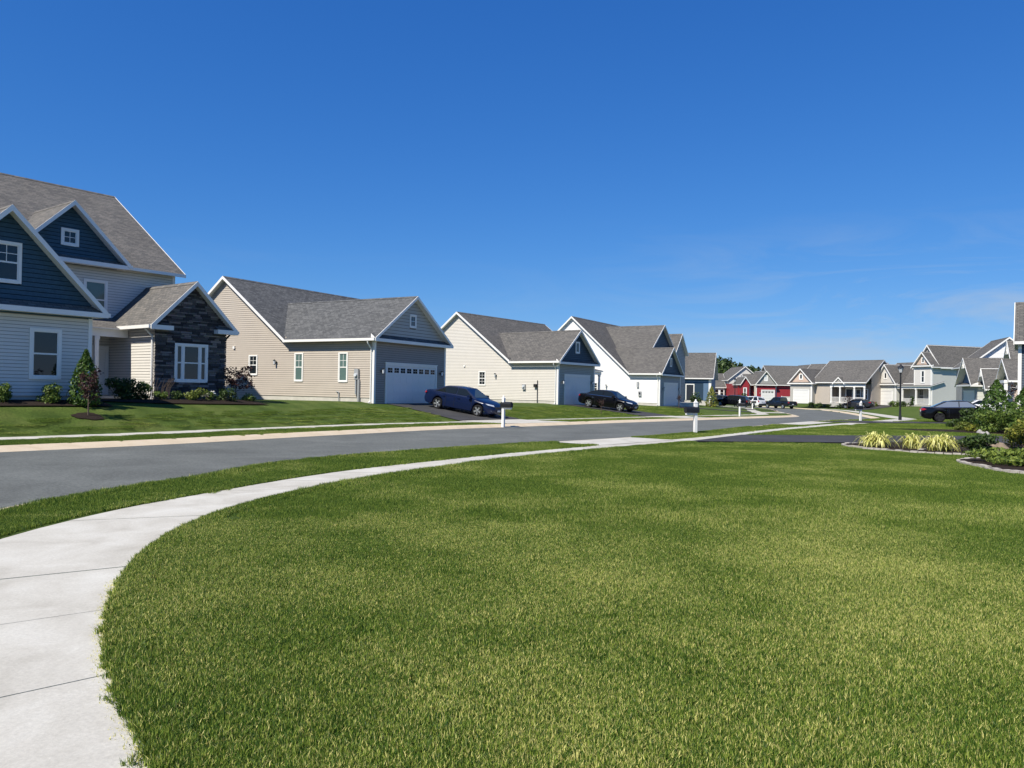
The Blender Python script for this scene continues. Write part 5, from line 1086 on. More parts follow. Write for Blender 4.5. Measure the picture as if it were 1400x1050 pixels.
# ------------------------------------------------------------------ plants
M['l_dark'] = leafmat('dark_green_leaf', (0.015, 0.038, 0.008), (0.085, 0.135, 0.028))
M['l_mid'] = leafmat('mid_green_leaf', (0.034, 0.074, 0.010), (0.19, 0.26, 0.045))
M['l_lime'] = leafmat('yellow_green_leaf', (0.07, 0.11, 0.015), (0.24, 0.27, 0.05))
M['l_arbor'] = leafmat('arborvitae_spray', (0.018, 0.056, 0.007), (0.105, 0.18, 0.026))
M['l_purple'] = leafmat('purple_leaf', (0.022, 0.010, 0.012), (0.085, 0.035, 0.03))
M['l_gold'] = leafmat('golden_blade', (0.34, 0.36, 0.05), (0.90, 0.84, 0.34))
M['l_white'] = leafmat('white_flower', (0.55, 0.54, 0.48), (0.80, 0.78, 0.70), 0.15)
M['l_orange'] = leafmat('orange_tinged_leaf', (0.075, 0.12, 0.012), (0.34, 0.32, 0.05))
M['l_wood'] = leafmat('woodland_leaf', (0.014, 0.034, 0.008), (0.075, 0.115, 0.028), 0.2)
M['l_juniper'] = leafmat('juniper_spray', (0.05, 0.095, 0.014), (0.25, 0.31, 0.05))
def leaves_mesh(name, pts, nrm, size, parent, mt, asp=0.55, sizej=0.35):
    """one folded diamond leaf per point"""
    n = len(pts); pts = np.asarray(pts); nrm = np.asarray(nrm)
    a = rng.normal(size=(n, 3)); u = np.cross(nrm, a); u /= np.linalg.norm(u, axis=1)[:, None]+1e-9; v = np.cross(nrm, u); v /= np.linalg.norm(v, axis=1)[:, None]+1e-9
    s = size*(1+sizej*rng.normal(size=(n, 1)).clip(-1.6, 1.8)); nn = nrm/(np.linalg.norm(nrm, axis=1)[:, None]+1e-9)
    V = np.stack([pts-u*s, pts+v*s*asp+nn*s*0.15, pts+u*s, pts-v*s*asp+nn*s*0.15], 1).reshape(-1, 3)
    me_ = bpy.data.meshes.new(name); me_.from_pydata(V.tolist(), [], (np.arange(n)[:, None]*4+np.arange(4)).tolist()); me_.materials.append(M[mt])
    o = bpy.data.objects.new(name, me_); COL.objects.link(o); o.parent = parent; return o
def clumpy(n, rx, ry, rz, cz, nclump=9, spread=0.5, shell=0.55):
    c = rng.normal(size=(nclump, 3)); c /= np.linalg.norm(c, axis=1)[:, None]; c *= rng.uniform(0.30, 0.74, (nclump, 1)); c[:, 2] = rng.uniform(-0.72, 0.58, nclump)
    k = rng.integers(0, nclump, n); d = rng.normal(size=(n, 3)); d /= np.linalg.norm(d, axis=1)[:, None]
    r = spread*(shell+(1-shell)*rng.random((n, 1)))*rng.uniform(0.75, 1.12, nclump)[k][:, None]
    p = c[k]+d*r; nr = d+0.5*rng.normal(size=(n, 3)); p[:, 2] = np.maximum(p[:, 2], -0.95)
    return p*np.array([rx, ry, rz])+np.array([0, 0, cz]), nr
def shrub(name, label, x, y, w, hgt, mt, n=500, leaf=0.05, z=None, cat='shrub', group=None, flowers=0, dy=None, nclump=9):
    z = G(x, y) if z is None else z; r = empty(name, (x, y, z)); tag(r, label, cat, group)
    p, nr = clumpy(n, w/2, (dy or w)/2, hgt*0.52, hgt*0.50, nclump); leaves_mesh('foliage', p, nr, leaf, r, mt)
    mb = MB()
    for k_ in range(5):
        t_ = 2*math.pi*k_/5; mb.tube((0.03*math.cos(t_), 0.03*math.sin(t_), -0.06), (w*0.26*math.cos(t_), w*0.26*math.sin(t_), hgt*0.62), 0.014, 0.006, 5)
    mb.build('stem', 'bark', r)
    if flowers:
        p, nr = clumpy(flowers, w/2*1.02, w/2*1.02, hgt*0.55, hgt*0.52, nclump); p = p[p[:, 2] > hgt*0.45]
        if len(p): leaves_mesh('flowers', p, np.tile([0, 0, 1.0], (len(p), 1))+0.4*rng.normal(size=(len(p), 3)), 0.05, r, 'l_white', 0.9)
    return r
def conifer(label, x, y, w, hgt, mt='l_arbor', n=1800, leaf=0.05, z=None):
    z = G(x, y) if z is None else z; r = empty('conifer', (x, y, z)); tag(r, label, 'conifer')
    t = rng.random(n)**1.25; a = rng.random(n)*2*math.pi; lob = 1+0.16*np.sin(a*5+t*17)+0.10*np.sin(a*9-t*31)
    prof = np.interp(t, [0, 0.08, 0.35, 0.7, 1.0], [0.78, 1.0, 0.93, 0.55, 0.03]); rr = w/2*prof*lob*rng.uniform(0.72, 1.06, n)
    p = np.stack([rr*np.cos(a), rr*np.sin(a), t*hgt+0.03], 1); nr = np.stack([np.cos(a), np.sin(a), 0.25+0*a], 1)+0.55*rng.normal(size=(n, 3))
    leaves_mesh('foliage', p, nr, leaf, r, mt, 0.5); mb = MB(); mb.tube((0, 0, -0.1), (0, 0, hgt*0.8), w*0.06, 0.01, 6); mb.build('trunk', 'bark', r); return r
def young_tree(label, x, y, hgt, cw, mt, n=500, leaf=0.05, trunk=0.4, z=None, name='young_tree', barkm='bark', lean=0.0):
    z = G(x, y) if z is None else z; r = empty(name, (x, y, z)); tag(r, label, 'tree')
    mb = MB(); mb.path([(0, 0, -0.1), (lean*.4, 0, hgt*trunk), (lean, 0.02, hgt*0.9)], [0.03, 0.022, 0.008], 7)
    pts = []
    for k_ in range(9):
        t_ = 2.4*k_; zz = hgt*(trunk+0.05+0.06*k_); e_ = (cw*0.42*math.cos(t_), cw*0.42*math.sin(t_), min(zz+hgt*0.2, hgt*0.97)); mb.path([(lean*.5, 0, zz), (e_[0]*.5, e_[1]*.5, (zz+e_[2])/2+0.03), e_], [0.012, 0.009, 0.005], 5); pts.append(e_)
    mb.build('trunk', barkm, r)
    P = []; N = []
    for q in range(n):
        b_ = Vector(random.choice(pts)); p = Vector((0, 0, b_.z-hgt*0.12)).lerp(b_, random.uniform(0.35, 1.08)); j = Vector((random.gauss(0, cw*0.09), random.gauss(0, cw*0.09), random.gauss(0, hgt*0.05))); P.append(tuple(p+j)); N.append((random.gauss(0, 1), random.gauss(0, 1), random.gauss(0.6, 0.8)))
    leaves_mesh('crown', P, N, leaf, r, mt); return r
def grass_clump(label, x, y, w, hgt, n=150, mt='l_gold', z=None):
    z = G(x, y) if z is None else z; r = empty('golden_grass_clump', (x, y, z)); tag(r, label, 'ornamental grass', 'golden grass clumps in the bed')
    mb = MB()
    for k_ in range(n):
        a = random.random()*2*math.pi; q = random.random()**0.7; c, s_ = math.cos(a), math.sin(a); wd = random.uniform(0.014, 0.026); b0 = Vector((random.gauss(0, w*.10), random.gauss(0, w*.10), 0))
        R_ = w*0.5*(0.22+0.85*q); e_ = 1.0-1.0*q; pk = 2.2*2.2/(4*(2.2-e_)); up = hgt*(1.1-0.40*q)*random.uniform(0.75, 1.12)/pk; pv = Vector((-s_, c, 0))
        pts = [b0+Vector((c*R_*t_, s_*R_*t_, max(0.01*t_, up*(2.2*t_-(2.2-e_)*t_*t_)))) for t_ in (0, .3, .6, .85, 1.0)]
        ww = [wd*.7, wd, wd*.9, wd*.55, 0.002]
        i0 = len(mb.v)
        for p, w_ in zip(pts, ww): mb.v += [tuple(p-pv*w_), tuple(p+pv*w_)]
        for j in range(4): mb.f.append((i0+2*j, i0+2*j+1, i0+2*j+3, i0+2*j+2)); mb.m.append(0)
    mb.build('blades', mt, r); return r
def bed_patch(label, x, y, rx, ry, rot=0.0, zf=G, lift=0.03):
    mb = MB(); n = 26; ring = []
    for k_ in range(n):
        t_ = 2*math.pi*k_/n; q = 1+0.10*math.sin(3*t_+x)+0.06*math.sin(7*t_); a, b_ = rx*q*math.cos(t_), ry*q*math.sin(t_); ring.append((x+a*math.cos(rot)-b_*math.sin(rot), y+a*math.sin(rot)+b_*math.cos(rot)))
    for k_ in range(n):
        p, q = ring[k_], ring[(k_+1) % n]; m1 = ((p[0]+x)/2, (p[1]+y)/2); m2 = ((q[0]+x)/2, (q[1]+y)/2)
        Zq = lambda u, l_: (u[0], u[1], zf(*u)+l_)
        mb.face([Zq(m1, lift+.03), Zq(p, lift), Zq(q, lift), Zq(m2, lift+.03)]); mb.face([Zq((x, y), lift+.03), Zq(m1, lift+.03), Zq(m2, lift+.03)])
    o = mb.build('mulch_bed', 'mulch', smooth=True); tag(o, label, kind='structure'); return o
def boulder(label, x, y, w, d, hgt, mt='rock', z=None, name='boulder', cat='rock', group=None):
    z = G(x, y) if z is None else z; bm = bmesh.new(); bmesh.ops.create_icosphere(bm, subdivisions=3, radius=1.0); sd_ = random.random()*99
    from mathutils import noise as NZ
    for v in bm.verts:
        q = 1+0.22*NZ.noise(v.co*1.3+Vector((sd_, 0, 0)))+0.10*NZ.noise(v.co*3+Vector((0, sd_, 0))); v.co = Vector((v.co.x*w/2*q, v.co.y*d/2*q, max(v.co.z, -0.4)*hgt*0.62*q+hgt*0.28))
    me_ = bpy.data.meshes.new(name); bm.to_mesh(me_); bm.free(); me_.materials.append(M[mt]); me_.polygons.foreach_set('use_smooth', [True]*len(me_.polygons)); me_.set_sharp_from_angle(angle=R(28))
    o = bpy.data.objects.new(name, me_); COL.objects.link(o); o.location = (x, y, z-0.03); o.rotation_euler = (0, 0, random.random()*6); tag(o, label, cat, group); return o

# foundation planting of the two-storey house (local a, b of its front)
def p1(a, b): return h1.world(a, b)
bed = sheet('mulch_bed', 'mulch', (p1(-6.4, -1.15), p1(0.35, -1.1), p1(0.3, 0.3), p1(-6.4, 0.2)), 16, 5, lambda x, y: G(x, y), 0.05, label='mulch bed along the pale gabled front')
bed = sheet('mulch_bed', 'mulch', (p1(0.3, -0.3), p1(8.4, 0.9), p1(8.0, 2.9), p1(0.3, 4.4)), 18, 9, lambda x, y: G(x, y), 0.05, label='mulch bed before the porch and stone wing')
def at1(name, label, a, b, w, hh, mt, **k_): x, y = p1(a, b); return shrub(name, label, x, y, w, hh, mt, **k_)
at1('boxwood', 'clipped round shrub at the left frame edge before the pale gable', -3.05, -0.55, 0.75, 0.68, 'l_mid', nclump=18, n=1100, leaf=0.04)
at1('boxwood', 'clipped round shrub under the ground floor window of the gabled front', -1.62, -0.55, 0.80, 0.72, 'l_mid', nclump=18, n=1200, leaf=0.04)
x, y = p1(-0.55, -0.9); conifer('tall green arborvitae at the corner of the pale gable', x, y, 0.95, 1.95, n=2600, leaf=0.055)
at1('shrub', 'dark shrub in the shade before the porch', 1.65, 1.2, 1.35, 0.95, 'l_dark', n=1400, leaf=0.05)
at1('shrub', 'dark spreading shrub beside the sunlit side wall', 2.65, 1.7, 1.3, 0.9, 'l_dark', n=1300, leaf=0.05)
at1('perennial_clump', 'small leafy plant before the sunlit white wall', 3.35, 1.25, 0.75, 0.42, 'l_mid', n=350, leaf=0.045)
at1('perennial_clump', 'small green plant at the left foot of the stone wing', 4.25, 1.55, 0.75, 0.45, 'l_dark', n=400, leaf=0.045)
at1('shrub', 'bright lime green shrub under the stone wing window', 5.0, 1.45, 1.05, 0.68, 'l_lime', n=700, leaf=0.05)
at1('flower_clump', 'plant with white flowers before the stone wall', 5.75, 1.5, 0.65, 0.45, 'l_mid', n=300, leaf=0.045, flowers=60)
at1('shrub', 'dark rounded shrub at the right end of the stone wing', 6.6, 1.5, 0.95, 0.62, 'l_dark', n=650, leaf=0.045)
at1('perennial_clump', 'low green plant at the right end of the mulch bed', 8.0, 1.9, 0.9, 0.38, 'l_mid', n=350, leaf=0.045)
x, y = p1(7.55, 2.3); young_tree('small open dark-leaved tree right of the stone wing', x, y, 1.65, 1.5, 'l_purple', n=620, leaf=0.06, trunk=0.2)
x, y = -14.35, 26.05
bed_patch('round mulch ring in the lawn under the purple sapling', x, y, 0.48, 0.38, 0.9); young_tree('purple-leaved sapling on a bare stem in a mulch ring', x, y, 1.55, 0.62, 'l_purple', n=560, leaf=0.045, trunk=0.22, name='sapling')
mb = MB(); r_ = empty('grass_stalks', (*p1(3.4, 1.7), G(*p1(3.4, 1.7)))); tag(r_, 'thin bending stalks before the sunlit white wall', 'plant')
for k_ in range(14):
    a = random.uniform(-0.5, 0.6); mb.path([(a, 0, 0), (a+0.08, 0.02, 0.55), (a+random.uniform(0.15, 0.35), 0.03, random.uniform(0.8, 1.0))], [0.010, 0.008, 0.006], 4)
mb.build('stalks', 'bark', r_)
# young trees and plants on the lawns across the road
young_tree('tiny sapling on the lawn before the black sedan', 6.35, 54.4, 1.0, 0.5, 'l_purple', n=120, leaf=0.05, trunk=0.35, name='sapling')
young_tree('thin sapling on a mound before the white house garage', 15.9, 73.0, 1.25, 0.45, 'l_purple', n=110, leaf=0.05, trunk=0.4, name='sapling'); bed_patch('mulch mound under the sapling before the white house', 15.9, 73.0, 1.2, 0.7)
shrub('shrub', 'dark round shrub before the slate blue porch', 24.1, 101.0, 2.2, 1.7, 'l_dark', n=700, leaf=0.10)
conifer('narrow conifer before the slate blue wall', 25.9, 99.6, 1.5, 2.6, 'l_orange', n=900, leaf=0.10)
for i, (a, w_, hh) in enumerate(((-8.0, 1.2, 1.0), (-6.6, 1.1, 0.95), (-5.1, 1.0, .8), (-3.2, 1.5, 1.0), (-2.2, 1.4, 0.95), (-1.0, 1.2, .8))):
    lab = ('dark shrub right of the beige garage door', 'round shrub below the beige wall', 'small shrub at the left end of the beige porch', 'large dark shrub before the porch door', 'dark shrub under the middle porch railing', 'low shrub at the right end of the beige porch')[i]
    x, y = h8.world(a, -1.6); shrub('shrub', lab, x, y, w_, hh, 'l_dark', n=260, leaf=0.10, group='shrubs along the beige porch')
for i, (a, w_, hh, mt_) in enumerate(((-5.6, 1.6, 1.1, 'l_mid'), (-4.4, 1.7, 1.0, 'l_mid'), (-3.2, 1.5, .9, 'l_dark'), (-8.8, 1.6, .8, 'l_lime'), (-1.9, 1.0, 1.6, 'l_dark'))):
    lab = ('bushy green shrub right of the grey garage door', 'wide green shrub before the white railing', 'small dark shrub before the white railing', 'yellow-green shrub before the grey garage door', 'upright dark shrub at the right end of the white railing')[i]
    x, y = h9.world(a, -1.8); shrub('shrub', lab, x, y, w_, hh, mt_, n=300, leaf=0.10, group='shrubs along the green-grey porch')
young_tree('small dark-leaved tree before the beige porch railing', *h8.world(-1.4, -2.6), 2.0, 1.2, 'l_purple', n=160, leaf=0.09, trunk=0.3)
shrub('shrub', 'dark shrub right of the dark suv before the red gable', 47.5, 157.5, 3.0, 1.8, 'l_dark', n=500, leaf=0.14)

# ---- flower bed with stone edging near the driveway
def ring_pts(P, closed=False): return catmull(P, 0.12)
def edging(label, P, w=0.16, hgt=0.055, blk=0.22):
    r = empty('stone_edging', (0, 0, 0)); tag(r, label, 'garden edging')
    P = catmull(P, 0.08); n = int(plen(P)/blk); Q = resample(P, n+1)
    for i in range(n):
        a, b_ = Vector(Q[i]), Vector(Q[i+1]); d = (b_-a); a, b_ = a+d*0.014, b_-d*0.014; d.normalize(); pv = Vector((-d.y, d.x))*w/2; z = G(*((a+b_)/2))+random.uniform(-0.012, 0.012); j = random.uniform(-.012, .012)
        c4 = [a-pv, b_-pv, b_+pv, a+pv]; mb = MB()
        mb.hexa([(p.x, p.y, z-0.08) for p in c4]+[(p.x*0.94+((a+b_)/2).x*0.06, p.y*0.94+((a+b_)/2).y*0.06, z+hgt+j) for p in c4]); mb.build('edging_stone', 'edging', r)
    return r
def bed_poly(label, P, lift=0.05):
    P = catmull(list(P)+[P[0]], 0.3)[:-1]; c = P.mean(0); mb = MB(); n = len(P)
    for i in range(n):
        p, q = P[i], P[(i+1) % n]; Zq = lambda u, l_: (u[0], u[1], G(*u)+l_); m1, m2 = (p+c)/2, (q+c)/2
        mb.face([Zq(m1, lift), Zq(p, lift), Zq(q, lift), Zq(m2, lift)]); mb.face([Zq(c, lift), Zq(m1, lift), Zq(m2, lift)])
    o = mb.build('mulch_bed', 'mulch', smooth=True)
    if o.data.polygons[0].normal.z < 0: o.data.flip_normals()
    tag(o, label, kind='structure')
E1 = [(12.4, 26.9), (11.4, 26.2), (11.1, 25.4), (11.15, 24.6), (11.6, 23.6), (12.3, 22.8), (13.0, 22.3), (13.9, 21.9), (15.4, 21.7)]
edging('curved concrete stone edging round the golden grass bed', E1); bed_poly('mulch bed with golden grasses and a boulder', E1+[(19.5, 23.0), (20, 27), (16, 28.2)])
E2 = [(14.6, 20.9), (12.9, 20.85), (11.9, 20.3), (11.45, 19.4), (11.3, 18.3), (11.25, 17.4), (11.6, 16.6), (12.6, 15.9), (15, 15.2)]
edging('curved concrete stone edging round the juniper bed at the right edge', E2); bed_poly('mulch bed under the low juniper', E2+[(18, 16), (18, 20.4)])
grass_clump('golden grass clump at the tip of the bed, leftmost of three', 11.75, 24.75, 1.2, 0.48, 170)
grass_clump('narrow golden grass clump in the middle of three', 12.65, 24.3, 0.9, 0.50, 95)
grass_clump('widest golden grass clump beside the dark glossy shrub', 13.15, 23.55, 1.35, 0.50, 200)
boulder('pale flat rock between two golden grass clumps', 12.75, 23.75, 0.42, 0.3, 0.14, 'rock_white')
shrub('shrub', 'dark glossy low shrub between golden grass and boulder', 14.05, 23.0, 1.35, 0.62, 'l_dark', n=1300, leaf=0.045, dy=1.1)
boulder('rounded tan boulder behind the stone edging', 15.0, 23.6, 0.62, 0.5, 0.36); boulder('small brown rock left of the tan boulder', 14.55, 23.2, 0.36, 0.3, 0.2)
for i, (x, y, w_, hh) in enumerate(((12.75, 19.35, 2.1, .42), (12.75, 18.1, 2.3, .42), (12.7, 16.95, 1.9, .38), (14.3, 19.8, 1.9, .50))):
    lab = ('low spreading juniper at the back of the right bed', 'low spreading juniper in the middle of the right bed', 'low spreading juniper at the front of the right bed', 'low spreading juniper at the right end of the bed')[i]
    shrub('juniper', lab, x, y, w_, hh, 'l_juniper', n=2600, leaf=0.05, group='low junipers in the right bed')
shrub('shrub', 'big yellow-green shrub with orange tips at the right edge', 16.75, 24.9, 1.5, 1.15, 'l_orange', n=1600, leaf=0.05)
shrub('shrub', 'mid green shrub before the dark blue house at the right edge', 17.6, 26.3, 1.6, 1.0, 'l_mid', n=1200, leaf=0.05)
# ---- second bed beyond the driveway
bed_patch('mulch bed beyond the driveway with mixed shrubs', 24.2, 36.6, 5.0, 2.4, -0.5)
young_x = lambda px, Y_: ((px-700)/1050*Y_, Y_)
conifer('tall pointed conifer rising from the mixed shrubs', *young_x(1363, 39.0), 1.8, 2.55, n=2800, leaf=0.07)
conifer('tall conifer at the right edge beside the blue house wall', *young_x(1402, 36.5), 1.6, 2.2, n=2200, leaf=0.07)
shrub('shrub', 'dark brownish shrub hiding the front of the black sedan', *young_x(1335, 41), 1.9, 1.15, 'l_dark', n=1400, leaf=0.06)
shrub('shrub', 'large loose green shrub below the tall conifer', *young_x(1362, 36.5), 2.4, 1.15, 'l_mid', n=2200, leaf=0.06)
shrub('shrub', 'tall green shrub right of the conifer', *young_x(1388, 35.5), 2.0, 1.45, 'l_mid', n=1900, leaf=0.06)
shrub('shrub', 'variegated yellow-green shrub at the left tip of the mixed bed', *young_x(1313, 38.2), 1.0, 0.5, 'l_lime', n=700, leaf=0.05)
shrub('shrub', 'rusty orange low plant beside the variegated shrub', *young_x(1329, 37.0), 0.8, 0.42, 'l_orange', n=450, leaf=0.05)
for i, (px, Y_, w_) in enumerate(((1340, 36.0, .30), (1345, 34.6, .26), (1350, 33.8, .32), (1343, 35.4, .22))):
    boulder(('pale rock at the back of the little rock pile', 'pale rock in the middle of the rock pile', 'pale rock at the front of the rock pile', 'smallest pale rock in the rock pile')[i], *young_x(px, Y_), w_, w_*.8, w_*.8, 'rock_white', group='pale rocks in the mixed bed')
young_tree('slender tree with white stem and few dark leaves near the column', *young_x(1389, 40), 2.3, 0.9, 'l_purple', n=110, leaf=0.07, trunk=0.55, barkm='trim', lean=0.12)
shrub('shrub', 'dark low shrub by the rear wheel of the black sedan', *young_x(1304, 43), 1.0, 0.5, 'l_dark', n=450, leaf=0.06)

# ---- wooded hill far behind the houses
mb = MB(); HC = (82.0, 430.0); nU = 48; nR = 10
def hz(u, v): return 17.5*max(0.0, 1-(u/75)**2)**1.2*max(0.0, 1-(v/90)**2)
gr = {}
for i in range(nU+1):
    for j in range(nR+1):
        u, v = -75+150*i/nU, -90+180*j/nR; gr[i, j] = (HC[0]+u, HC[1]+v, hz(u, v)-0.8)
for i in range(nU):
    for j in range(nR): mb.face([gr[i, j], gr[i+1, j], gr[i+1, j+1], gr[i, j+1]])
o = mb.build('hill', 'turf', smooth=True); tag(o, 'low hill behind the houses', kind='structure')
P = []; N = []
for k_ in range(330):
    u, v = random.uniform(-62, 62), random.uniform(-75, 10); cz = hz(u, v); R_ = random.uniform(2.4, 4.2); H_ = random.uniform(4.5, 8.5)
    q, nr = clumpy(90, R_, R_, H_*0.5, cz+H_*0.5, 7, 0.5); P.append(q+np.array([HC[0]+u, HC[1]+v, 0])); N.append(nr)
wr_ = leaves_mesh('woods', np.vstack(P), np.vstack(N), 0.75, None, 'l_wood', 0.7); tag(wr_, 'dense green woods covering the far hill', kind='stuff')

# ------------------------------------------------------------------ turf blades
def grass_material():
    m, t, p = principled('grass_blade'); p.inputs['Roughness'].default_value = 0.5; p.inputs['Specular IOR Level'].default_value = 0.25; k = t.links.new
    at_ = t.nodes.new('ShaderNodeAttribute'); at_.attribute_name = 'tint'; g = t.nodes.new('ShaderNodeNewGeometry')
    sep = t.nodes.new('ShaderNodeSeparateXYZ'); k(at_.outputs['Vector'], sep.inputs[0])
    n1 = t.nodes.new('ShaderNodeTexNoise'); n1.inputs['Scale'].default_value = 0.42; n1.inputs['Detail'].default_value = 5; n1.inputs['Roughness'].default_value = 0.62; k(g.outputs['Position'], n1.inputs['Vector'])
    r = t.nodes.new('ShaderNodeValToRGB'); e = r.color_ramp.elements; e[0].color = (0.014, 0.046, 0.005, 1); e[1].color = (0.370, 0.440, 0.075, 1); e.new(0.5).color = (0.085, 0.162, 0.019, 1)
    ad = t.nodes.new('ShaderNodeMath'); ad.operation = 'MULTIPLY_ADD'; ad.inputs[1].default_value = 0.40; ad.inputs[2].default_value = -0.20
    a2 = t.nodes.new('ShaderNodeMath'); a2.operation = 'ADD'; k(n1.outputs['Fac'], ad.inputs[0]); k(ad.outputs[0], a2.inputs[0]); k(sep.outputs['X'], a2.inputs[1]); k(a2.outputs[0], r.inputs[0])
    # straw: a blade is dry when its own number beats a threshold that drifts over the lawn
    mrs = t.nodes.new('ShaderNodeMapRange'); mrs.inputs[1].default_value = 0.40; mrs.inputs[2].default_value = 0.66; mrs.inputs[3].default_value = 0.955; mrs.inputs[4].default_value = 0.66; k(n1.outputs['Fac'], mrs.inputs[0])
    gt = t.nodes.new('ShaderNodeMath'); gt.operation = 'GREATER_THAN'; k(sep.outputs['Y'], gt.inputs[0])
    # the thin, sun-burnt stretch of the lawn lies around one spot; away from it dry blades are rare
    ds = t.nodes.new('ShaderNodeVectorMath'); ds.operation = 'DISTANCE'; ds.inputs[1].default_value = (2.6, 5.4, 0.0); k(g.outputs['Position'], ds.inputs[0])
    md = t.nodes.new('ShaderNodeMapRange'); md.inputs[1].default_value = 2.0; md.inputs[2].default_value = 9.0; md.inputs[3].default_value = -0.04; md.inputs[4].default_value = 0.13; k(ds.outputs['Value'], md.inputs[0])
    a3 = t.nodes.new('ShaderNodeMath'); a3.operation = 'ADD'; k(mrs.outputs[0], a3.inputs[0]); k(md.outputs[0], a3.inputs[1]); k(a3.outputs[0], gt.inputs[1])
    mx_ = t.nodes.new('ShaderNodeMix'); mx_.data_type = 'RGBA'; mx_.inputs[7].default_value = (0.70, 0.65, 0.22, 1); k(gt.outputs[0], mx_.inputs[0]); k(r.outputs[0], mx_.inputs[6])
    tr = t.nodes.new('ShaderNodeBsdfTranslucent'); ms = t.nodes.new('ShaderNodeMixShader'); ms.inputs[0].default_value = 0.28
    k(mx_.outputs[2], p.inputs['Base Color']); k(mx_.outputs[2], tr.inputs[0]); k(p.outputs[0], ms.inputs[1]); k(tr.outputs[0], ms.inputs[2]); k(ms.outputs[0], t.nodes['Material Output'].inputs[0])
    return m
M['blade'] = grass_material()
def blade_patch(name, size, n, hgt, wid, seg2, lean=0.38, dry=None):
    b = (rng.random((n, 2))-0.5)*size; a = rng.random(n)*2*math.pi; hh = hgt*rng.uniform(0.55, 1.2, n); ln = np.abs(rng.normal(0, lean, n)).clip(0.05, 0.95)*hh; wd = wid*rng.uniform(0.6, 1.25, n)
    dx, dy = np.cos(a), np.sin(a); f = rng.random(n)*2*math.pi; px, py = np.cos(f)*wd/2, np.sin(f)*wd/2
    B0 = np.stack([b[:, 0]-px, b[:, 1]-py, 0*a-0.01], 1); B1 = np.stack([b[:, 0]+px, b[:, 1]+py, 0*a-0.01], 1)
    T = np.stack([b[:, 0]+dx*ln, b[:, 1]+dy*ln, np.sqrt(np.maximum(hh**2-0.55*ln**2, (hh*.35)**2))], 1)
    if seg2:
        mx_ = np.stack([b[:, 0]+dx*ln*0.35, b[:, 1]+dy*ln*0.35, T[:, 2]*0.58], 1); q = np.stack([px*0.85, py*0.85, 0*a], 1)
        V = np.stack([B0, B1, mx_+q, mx_-q, T], 1).reshape(-1, 3); i = np.arange(n)*5; F = [tuple(x) for x in np.stack([i, i+1, i+2, i+3], 1).tolist()]+[tuple(x) for x in np.stack([i+3, i+2, i+4], 1).tolist()]; per = 5
    else:
        V = np.stack([B0, B1, T], 1).reshape(-1, 3); i = np.arange(n)*3; F = np.stack([i, i+1, i+2], 1).tolist(); per = 3
    me_ = bpy.data.meshes.new(name); me_.from_pydata(V.tolist(), [], F); me_.materials.append(M['blade'])
    at_ = me_.attributes.new('tint', 'FLOAT_VECTOR', 'POINT'); c = np.repeat(np.stack([rng.random(n), rng.random(n) if dry is None else np.full(n, dry), rng.random(n)], 1), per, 0); at_.data.foreach_set('vector', c.ravel())
    return bpy.data.objects.new(name, me_)             # not linked: only instanced
def scatter(name, label, pts, zs, rots, scl, protos):
    me_ = bpy.data.meshes.new(name); n = len(pts); me_.from_pydata(np.column_stack([pts, zs]).tolist(), [], [])
    for nm, ty, va in (('rot', 'FLOAT', rots), ('scl', 'FLOAT', scl), ('idx', 'INT', rng.integers(0, len(protos), n))):
        q = me_.attributes.new(nm, ty, 'POINT'); q.data.foreach_set('value', np.asarray(va))
    o = bpy.data.objects.new(name, me_); COL.objects.link(o); tag(o, label, kind='stuff')
    ng = bpy.data.node_groups.new(name, 'GeometryNodeTree'); ng.interface.new_socket('Geometry', in_out='INPUT', socket_type='NodeSocketGeometry'); ng.interface.new_socket('Geometry', in_out='OUTPUT', socket_type='NodeSocketGeometry')
    N_ = ng.nodes.new; k = ng.links.new; gi, go = N_('NodeGroupInput'), N_('NodeGroupOutput'); ip = N_('GeometryNodeInstanceOnPoints'); jn = N_('GeometryNodeGeometryToInstance')
    for ob in protos[::-1]:
        oi = N_('GeometryNodeObjectInfo'); oi.inputs['Object'].default_value = ob; oi.transform_space = 'ORIGINAL'; k(oi.outputs['Geometry'], jn.inputs[0])
    def na(nm, ty): q = N_('GeometryNodeInputNamedAttribute'); q.data_type = ty; q.inputs['Name'].default_value = nm; return q.outputs['Attribute']
    cx = N_('ShaderNodeCombineXYZ'); k(na('rot', 'FLOAT'), cx.inputs['Z'])
    k(gi.outputs[0], ip.inputs['Points']); k(jn.outputs[0], ip.inputs['Instance']); ip.inputs['Pick Instance'].default_value = True; k(na('idx', 'INT'), ip.inputs['Instance Index']); k(cx.outputs[0], ip.inputs['Rotation']); k(na('scl', 'FLOAT'), ip.inputs['Scale']); k(ip.outputs[0], go.inputs[0])
    mo = o.modifiers.new('turf', 'NODES'); mo.node_group = ng; return o
PA = [blade_patch('blades_near', 0.34, 2100, 0.038, 0.0046, True, 0.55) for _ in range(5)]
PB = [blade_patch('blades_mid', 0.62, 3000, 0.040, 0.0070, False, 0.5) for _ in range(5)]
PC = [blade_patch('blades_far', 1.15, 4200, 0.044, 0.0100, False, 0.5) for _ in range(4)]
LAWN = np.vstack([IN, [(60, 119), (60, -6), (3.5, -6)]])        # near-side lawn inside the sidewalk
DRV = [np.array(q, float) for q in ([(6.0, 26.1), (9.3, 31.0), (26, 34.2), (25, 29.0)], [(20.5, 50.6), (23.6, 54.6), (36, 51.8), (34.6, 47.6)])]
BEDS = [catmull(list(E1)+[(19.5, 23.0), (20, 27), (16, 28.2), E1[0]], 0.3), catmull(list(E2)+[(18, 16), (18, 20.4), E2[0]], 0.3)]
WALK = np.vstack([IN, OUT[::-1]])
